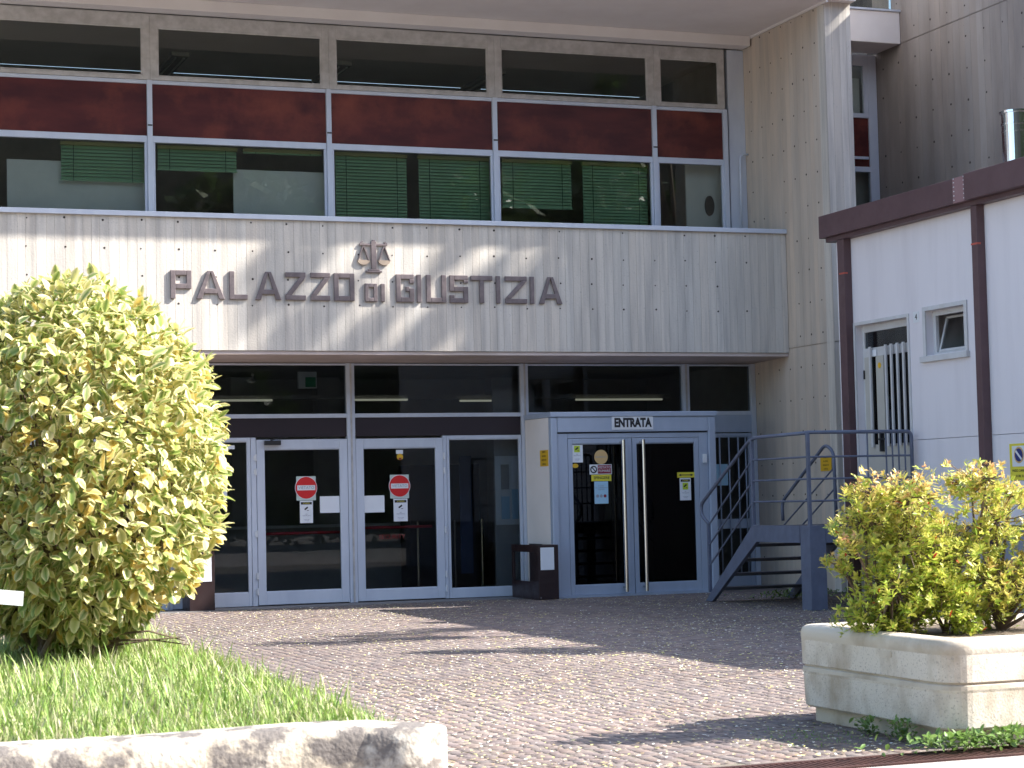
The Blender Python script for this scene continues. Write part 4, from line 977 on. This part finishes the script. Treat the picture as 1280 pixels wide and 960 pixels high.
# raised grass bed ------------------------------------------------
def bed_edge(y): return np.interp(y, [7.5, 8, 9.2, 10.5, 12, 13.5], [2.72, 2.78, 2.74, 2.66, 2.58, 2.6])
def bed_z(x, y):
    e = np.clip((bed_edge(y) - x) / .42, 0, 1); e = e * e * (3 - 2 * e)
    back = np.clip((13.4 - y) / 1.2, 0, 1)
    wl_ = np.interp(x, [-4, -1, .4, 1.2, 1.8, 2.3, 2.7], [8.5, 8.12, 7.93, 7.82, 7.72, 7.6, 7.5])
    return np.where(y < wl_ - .03, -.05, (.44 + .035 * np.clip(y - 8, 0, 4)) * e * back + .012 * np.sin(x * 5) * np.cos(y * 4) * e)
gx = np.linspace(-4, 3.1, 70); gy = np.linspace(7.55, 13.6, 50)
GX, GY = np.meshgrid(gx, gy); GZ = bed_z(GX, GY) - .02
idx = np.arange(GX.size).reshape(GX.shape); F = np.stack([idx[:-1, :-1], idx[:-1, 1:], idx[1:, 1:], idx[1:, :-1]], -1).reshape(-1, 4)
link('garden_bed', np_mesh('garden_bed', np.stack([GX, GY, GZ], -1).reshape(-1, 3), F, None, M['turf'], True), kind='structure')
def blades(n, xs, ys, hmin, hmax, wd, zfun, palette, lean=.5):
    x = xs; y = ys; z = zfun(x, y); h = rng.uniform(hmin, hmax, n); a = rng.uniform(0, 2 * PI, n); ln = rng.uniform(.1, lean, n) * h
    w_ = rng.uniform(.6, 1.3, n) * wd; fx, fy = np.cos(a), np.sin(a); sx_, sy_ = -fy, fx
    V = []
    for t_, ww in ((0, 1), (.4, .9), (.75, .55)):
        for s_ in (-1, 1): V.append(np.stack([x + fx * ln * t_ ** 2 + sx_ * w_ * ww * s_ * .5, y + fy * ln * t_ ** 2 + sy_ * w_ * ww * s_ * .5, z + h * t_ * (1 - .12 * t_)], -1))
    V.append(np.stack([x + fx * ln, y + fy * ln, z + h * .9], -1)); V.append(V[-1] + 1e-4)
    V = np.stack(V, 1); f = np.array([(0, 1, 3, 2), (2, 3, 5, 4), (4, 5, 7, 6)])
    F = f[None] + (np.arange(n) * 8)[:, None, None]
    c = palette[rng.integers(0, len(palette), n)] * rng.uniform(.75, 1.25, (n, 1))
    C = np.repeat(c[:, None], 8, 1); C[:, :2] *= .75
    return V.reshape(-1, 3), F.reshape(-1, 4), C.reshape(-1, 3)
gp = np.array([(.28, .41, .08), (.23, .36, .07), (.35, .43, .12), (.42, .45, .20), (.18, .30, .06), (.48, .45, .27)])
n = 52000
xs = rng.uniform(-1.0, 3.1, n); ys = 7.75 + rng.uniform(0, 1, n) ** 1.15 * 5.4
edge = bed_edge(ys) - .02
ok = xs < edge + .10 * np.sin(ys * 7.3) * np.sin(ys * 3.1 + 1) + .22 * rng.uniform(-1, 1, n) ** 3; xs, ys = xs[ok], ys[ok]
ok = ys > np.interp(xs, [-1, .4, 1.2, 1.8, 2.3, 2.55], [8.15, 8.0, 7.93, 7.85, 7.75, 7.62]); xs, ys = xs[ok], ys[ok]; n = len(xs)
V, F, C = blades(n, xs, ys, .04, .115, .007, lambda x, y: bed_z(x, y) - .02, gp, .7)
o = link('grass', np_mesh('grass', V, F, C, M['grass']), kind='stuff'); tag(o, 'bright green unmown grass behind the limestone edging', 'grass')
n = 2600; xs = rng.uniform(0, 2.85, n); ys = rng.uniform(8.2, 12.5, n)
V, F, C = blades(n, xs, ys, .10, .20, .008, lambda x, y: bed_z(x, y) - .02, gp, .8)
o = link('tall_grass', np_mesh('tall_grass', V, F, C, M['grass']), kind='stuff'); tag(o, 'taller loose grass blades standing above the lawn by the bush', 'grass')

# limestone edging ------------------------------------------------
wl = thing('stone_edging', 'low pale limestone edging wall with grey lichen in front of the grass', 'wall', (1.5, 7.7, 0))
path = [(-3.0, 8.35, .49), (-1.2, 8.12, .49), (.35, 7.93, .485), (1.05, 7.82, .487), (1.30, 7.78, .492), (1.95, 7.68, .512), (2.22, 7.60, .512), (2.46, 7.42, .495)]
def stone(p, q, n0, n1, seed, endcap=False):
    """one hewn block between two path points: rounded top arris, uneven face"""
    r = random.Random(seed); b = MB(); k = 9; gap = .0
    P0 = Vector(p); P1 = Vector(q); dv = (P1 - P0); L_ = dv.length; 
    prof = [(.17, 0), (.175, .2), (.17, .36), (.155, -.045), (.125, -.012), (.06, 0), (-.06, 0), (-.115, -.02), (-.13, -.09), (-.13, -.5)]
    rings = []
    for i in range(k + 1):
        t_ = gap / L_ + (1 - 2 * gap / L_) * i / k; c = P0 + dv * t_; vs_ = []; nrm_ = n0.lerp(n1, t_)
        for j, (o_, h) in enumerate(prof):
            z = h if j < 2 else (c.z - .14 if j == 2 else c.z + h)
            jj = r.uniform(-.005, .005) * (0 < i < k); zz = max(0, z + (r.uniform(-.003, .003) * (0 < i < k) if j > 1 else 0))
            sc_ = 1.0
            if endcap: tt = i / k; sc_ = math.sqrt(max(.02, 1 - max(0, (tt - .55) / .45) ** 2)) if tt > .55 else 1
            vs_.append(c + nrm_ * (o_ * sc_ + jj) + Vector((0, 0, zz - c.z)))
        rings.append(vs_)
    m_ = len(prof); vs_ = [v for rg_ in rings for v in rg_]; fs_ = []
    for i in range(k):
        for j in range(m_ - 1): fs_.append((i * m_ + j, i * m_ + j + 1, (i + 1) * m_ + j + 1, (i + 1) * m_ + j))
    fs_ += [tuple(range(m_)), tuple(range(k * m_, (k + 1) * m_))]
    b.add(vs_, fs_); return b
def path_n(i):
    a = Vector(path[max(i - 1, 0)]); b_ = Vector(path[min(i + 1, len(path) - 1)]); d_ = (b_ - a).normalized(); return Vector((d_.y, -d_.x, 0)).normalized()
for i in range(len(path) - 1):
    o = build('stone_block', stone(path[i], path[i + 1], path_n(i), path_n(i + 1), i, i == len(path) - 2), M['limestone'], wl, smooth=True); o.data.set_sharp_from_angle(angle=math.radians(55))

# ================================================================= PLANTER SHRUB
sh_ = thing('planter_shrub', 'loose evergreen shrub with orange pink young shoots growing in the concrete planter', 'shrub', (6.4, 10.2, .54))
def pxz(px, y): return 5.74 + (px - 1040) * .00530, 1.43 - (y - 600) * .0046
blobs = [(1058, 618, 26, 1), (1098, 625, 36, 1), (1068, 655, 38, .5), (1105, 675, 46, .4), (1148, 655, 12, 1), (1150, 700, 46, .3), (1088, 735, 40, .1), (1062, 765, 22, .1),
         (1128, 758, 36, .1), (1190, 680, 36, .6), (1222, 655, 32, .6), (1198, 603, 20, 1), (1228, 602, 26, 1), (1254, 624, 19, .9), (1275, 656, 20, .9), (1272, 685, 26, .6), (1300, 668, 26, .7),
         (1225, 735, 40, .7), (1185, 745, 34, .4), (1258, 742, 32, .5), (1232, 772, 22, .1), (1300, 720, 34, .5), (1145, 735, 30, .2), (1030, 675, 10, 1), (1040, 702, 10, .7), (1165, 775, 20, .1), (1095, 780, 18, .1)]
PP = []; TC = []; bb_ = MB(); roots = [(6.05, 10.2), (6.42, 10.15), (6.6, 10.35), (6.75, 10.1)]
for (bx_, by_, br, pk) in blobs:
    x, z = pxz(bx_, by_); r = br * .0050; y = 10.1 + rng.uniform(-.22, .22)
    rt = min(roots, key=lambda q_: abs(q_[0] - x) + rng.uniform(0, .25))
    c0 = np.array([rt[0], rt[1], .53]); c1 = np.array([x, y, z]); md = c0 * .45 + c1 * .55 + np.array([rng.uniform(-.05, .05), rng.uniform(-.05, .05), -.06])
    bb_.tube([c0, md, c1], .013, 6, r2=.006)
    k = int(12 + (br / 10) ** 2 * 6.5)
    dv = norm(rng.normal(size=(k, 3))); rad = rng.uniform(.35, 1.0, k) ** .6 * r * (1 + .25 * rng.normal(size=k))
    tips = c1 + dv * rad[:, None] * np.array([1.1, 1.3, 1.0])
    tips = tips[(tips[:, 2] > .55) & (tips[:, 1] > 9.3)]
    for q_ in tips[::2]: bb_.tube([c1 + (q_ - c1) * .05, c1 + (q_ - c1) * .5 + np.array([0, 0, -.01]), q_], .0045, 4, r2=.0022)
    PP.append(tips); TC.append(np.c_[np.full(len(tips), pk), (tips[:, 2] - z) / r])
PP = np.concatenate(PP); TC = np.concatenate(TC)
build('branches', bb_, M['bark'], sh_)
k = 15; n = len(PP) * k
tipi = np.repeat(np.arange(len(PP)), k); axis = norm(np.array([0, 0, .9]) + rng.normal(size=(len(PP), 3)) * .55)
u = rng.uniform(0, 1, n)
base = PP[tipi] - axis[tipi] * (u * .07)[:, None]
rd = rng.normal(size=(n, 3)); rd -= axis[tipi] * np.sum(rd * axis[tipi], 1, keepdims=True); rd = norm(rd)
D = norm(rd + axis[tipi] * (1.0 - u[:, None] * .9)); NN = norm(axis[tipi] + rng.normal(size=(n, 3)) * .2 - rd * .3)
Ln = rng.uniform(.026, .048, n) * (1 - .25 * (u < .2)); Wd = rng.uniform(.9, 1.3, n)
hot = np.clip(TC[tipi, 0] * (1.0 - u * 1.1) * (.55 + .45 * np.clip(TC[tipi, 1] + .3, 0, 1)) * rng.uniform(.5, 1.4, n), 0, 1)[:, None]
gr = np.array([(.38, .48, .06), (.27, .40, .05), (.52, .56, .09), (.60, .60, .13)])[rng.integers(0, 4, n)] * rng.uniform(.8, 1.2, (n, 1))
pk = np.array([(.82, .40, .24), (.84, .50, .26), (.78, .60, .24)])[rng.integers(0, 3, n)]
cin = gr * (1 - hot) + pk * hot; rr_ = rng.uniform(0, 1, n) < .004; cin[rr_] = (.45, .03, .02)
V, F, C, nv, nf = leaves_geo('narrow', base, D, NN, Ln, Wd, cin, cin * 1.12)
link('foliage', np_mesh('foliage', V, F, C, M['leaf'], smooth=True), sh_, kind='stuff')

# weeds along the planter foot
def weed_patch(name, label, cx_, cy_, sx_, sy_, n, hmax, ln=(.02, .045)):
    P = np.stack([cx_ + rng.normal(size=n) * sx_, cy_ + rng.normal(size=n) * sy_, rng.uniform(.005, hmax, n)], -1)
    D = norm(np.stack([rng.normal(size=n), rng.normal(size=n), rng.uniform(.1, 1.2, n)], -1)); NN = norm(np.array([0, 0, 1]) + rng.normal(size=(n, 3)) * .3)
    c = np.array([(.16, .27, .06), (.22, .34, .10), (.12, .2, .05)])[rng.integers(0, 3, n)]
    V, F, C, nv, nf = leaves_geo('broad', P, D, NN, rng.uniform(*ln, n), np.ones(n), c, c * 1.1)
    o = link(name, np_mesh(name, V, F, C, M['leaf'], True), kind='stuff'); tag(o, label, 'weeds')
weed_patch('weeds', 'leafy green weeds growing between planter foot and drain grate', 5.98, 9.13, .24, .04, 420, .09, (.03, .06))
weed_patch('weeds', 'small dark weed clump against the left foot of the planter', 5.80, 10.0, .02, .05, 90, .09)
weed_patch('weeds', 'dark green weed tuft on the planter foot near its front corner', 5.80, 9.62, .025, .06, 130, .11)
weed_patch('weeds', 'dark creeping weeds below the metal staircase', 12.7, 23.4, .35, .2, 400, .08, (.03, .06))
weed_patch('weeds', 'thin moss and seedlings on the shaded setts left of the planter', 5.45, 10.0, .18, .22, 260, .012, (.008, .02))

# ================================================================= TREES OUT OF FRAME (they cast the dapple, and stand in the glass)
def leafcloud(name, clumps, n_per, size, m, parent, seed, pal):
    rg = np.random.default_rng(seed); P = []
    for c, r in clumps: d_ = norm(rg.normal(size=(n_per, 3))); P.append(np.array(c) + d_ * (rg.uniform(0, 1, (n_per, 1)) ** .5) * r)
    P = np.concatenate(P); n = len(P); D = norm(rg.normal(size=(n, 3))); NN = norm(rg.normal(size=(n, 3)) * .6 + np.array([0, 0, 1]))
    s_ = rg.uniform(.6, 1.3, n) * size; X = norm(np.cross(D, NN)); Y = D
    q = np.array([(-.4, -.6), (.4, -.6), (.4, .6), (-.4, .6)])
    V = P[:, None] + (q[None, :, 0, None] * X[:, None] + q[None, :, 1, None] * Y[:, None]) * s_[:, None, None]
    c = pal[rg.integers(0, len(pal), n)] * rg.uniform(.8, 1.2, (n, 1))
    return np_mesh(name, V.reshape(-1, 3), np.arange(4 * n).reshape(-1, 4), np.repeat(c, 4, 0), m)
tpal = np.array([(.06, .10, .025), (.08, .13, .03), (.05, .085, .02)])
def tree(name, label, base, clumps, n_per, size, seed, tr=.18, group=None):
    t = thing(name, label, 'tree', base, group); b = MB()
    top = Vector(clumps[0][0]); b.tube([base, Vector(base).lerp(top, .5) + Vector((.1, .1, 0)), top], tr, 8, r2=tr * .3)
    for c, r in clumps[1:]: b.tube([Vector(base).lerp(top, .55), Vector(base).lerp(top, .7).lerp(Vector(c), .5), c], tr * .35, 6, r2=tr * .08)
    build('trunk', b, M['bark'], t)
    link('crown', leafcloud('crown', clumps, n_per, size, M['leaf'], t, seed, tpal), t, kind='stuff'); return t
def sunpt(x, y, z, dist):   # a point that lies towards the sun from (x,y,z), dist metres higher
    return (x + 1.11 * dist, y - .43 * dist, z + dist)
fas = [((6.35, 25.54, 4.2), .2), ((6.3, 25.54, 4.6), .18), ((6.6, 25.54, 3.6), .26), ((7.4, 25.54, 3.5), .18), ((8.2, 25.54, 3.5), .2), ((8.75, 25.54, 4.7), .14), ((9.1, 25.54, 4.15), .2), ((9.2, 25.54, 3.7), .2), ((10.0, 25.54, 4.35), .2), ((10.3, 25.54, 4.9), .12)]
cl = [(sunpt(*p, 14.5 + (i % 4) * .8), r * 1.3) for i, (p, r) in enumerate(fas)]
tree('tall_tree', 'tall airy tree standing beyond the right hand wing', (25.5, 19.2, 0), [((25.5, 19.2, 16.0), .3)] + cl, 140, .11, 5, .22)
grd = [((5.3, 19.3, 0), .5), ((6.2, 19.9, 0), .5), ((6.9, 20.3, 0), .4), ((5.9, 17.3, 0), .3), ((6.6, 17.0, 0), .4), ((6.9, 16.6, 0), .35)]
cl = [(sunpt(*p, 10.5 + (i % 3) * .6), r * 1.1) for i, (p, r) in enumerate(grd)]
tree('tall_tree', 'tall airy tree standing beyond the annex roof', (18.4, 14.5, 0), [((18.4, 14.5, 11.0), .3)] + cl, 150, .11, 6, .2)
# avenue opposite the entrance, seen only in the glass
mesh_t = None
for k, (x, y, s_) in enumerate([(-14, -9, 1.), (-4, -14, 1.15), (5, -11, .95), (13, -15, 1.1), (22, -12, 1.05), (31, -16, 1.2), (40, -10, 1.0), (-24, -4, 1.1)]):
    if k == 0:
        rg = np.random.default_rng(9); cl = [((x, y, 7.0), 2.0)] + [((x + rg.uniform(-2.6, 2.6), y + rg.uniform(-2.6, 2.6), rg.uniform(2.6, 10)), rg.uniform(1.1, 1.9)) for _ in range(16)]
        t0 = tree('avenue_tree', 'dark leafy avenue tree opposite the entrance, at the left end of the row', (x, y, 0), cl, 420, .42, 9, .28, 'avenue trees opposite the entrance'); kids = list(t0.children)
    else:
        t = t0.copy(); col.objects.link(t); t['label'] = 'dark leafy avenue tree %s in the row opposite the entrance' % ['', 'second from the far left', 'left of the middle tree', 'standing in the middle', 'right of the middle tree', 'second from the far right', 'at the far right end', 'beyond the far left end'][k]; t.location = (x, y, 0); t.scale = (s_, s_, s_); t.rotation_euler = (0, 0, k * 1.3)
        for c_ in kids: o = c_.copy(); col.objects.link(o); o.parent = t; o.matrix_parent_inverse = c_.matrix_parent_inverse.copy()
hb = MB(); 
hd = thing('clipped_hedge', 'long clipped hedge across the forecourt behind the photographer', 'hedge', (8, -6, 0))
link('foliage', leafcloud('foliage', [((x, -6, 1.0), .9) for x in np.arange(-22, 45, .9)], 150, .22, M['leaf'], hd, 4, tpal), hd, kind='stuff')

ob = thing('added_opposite_block', 'unseen brown block added behind the camera to keep sky reflections off the glass', 'building', (10, -45, 0))  # block added out of view so the windows do not mirror bright sky
build('wall', MB().box(-60, 90, -57, -45, 0, 30), mat('brown_render', (.10, .085, .07), .9, c2=(.07, .06, .05), nscale=.3), ob)
for k in range(48):
    x = -56 + (k % 16) * 9; z = 2 + (k // 16) * 6
    build('window', MB().box(x, x + 2.4, -44.98, -44.9, z, z + 3), M['interior_dark'], ob)
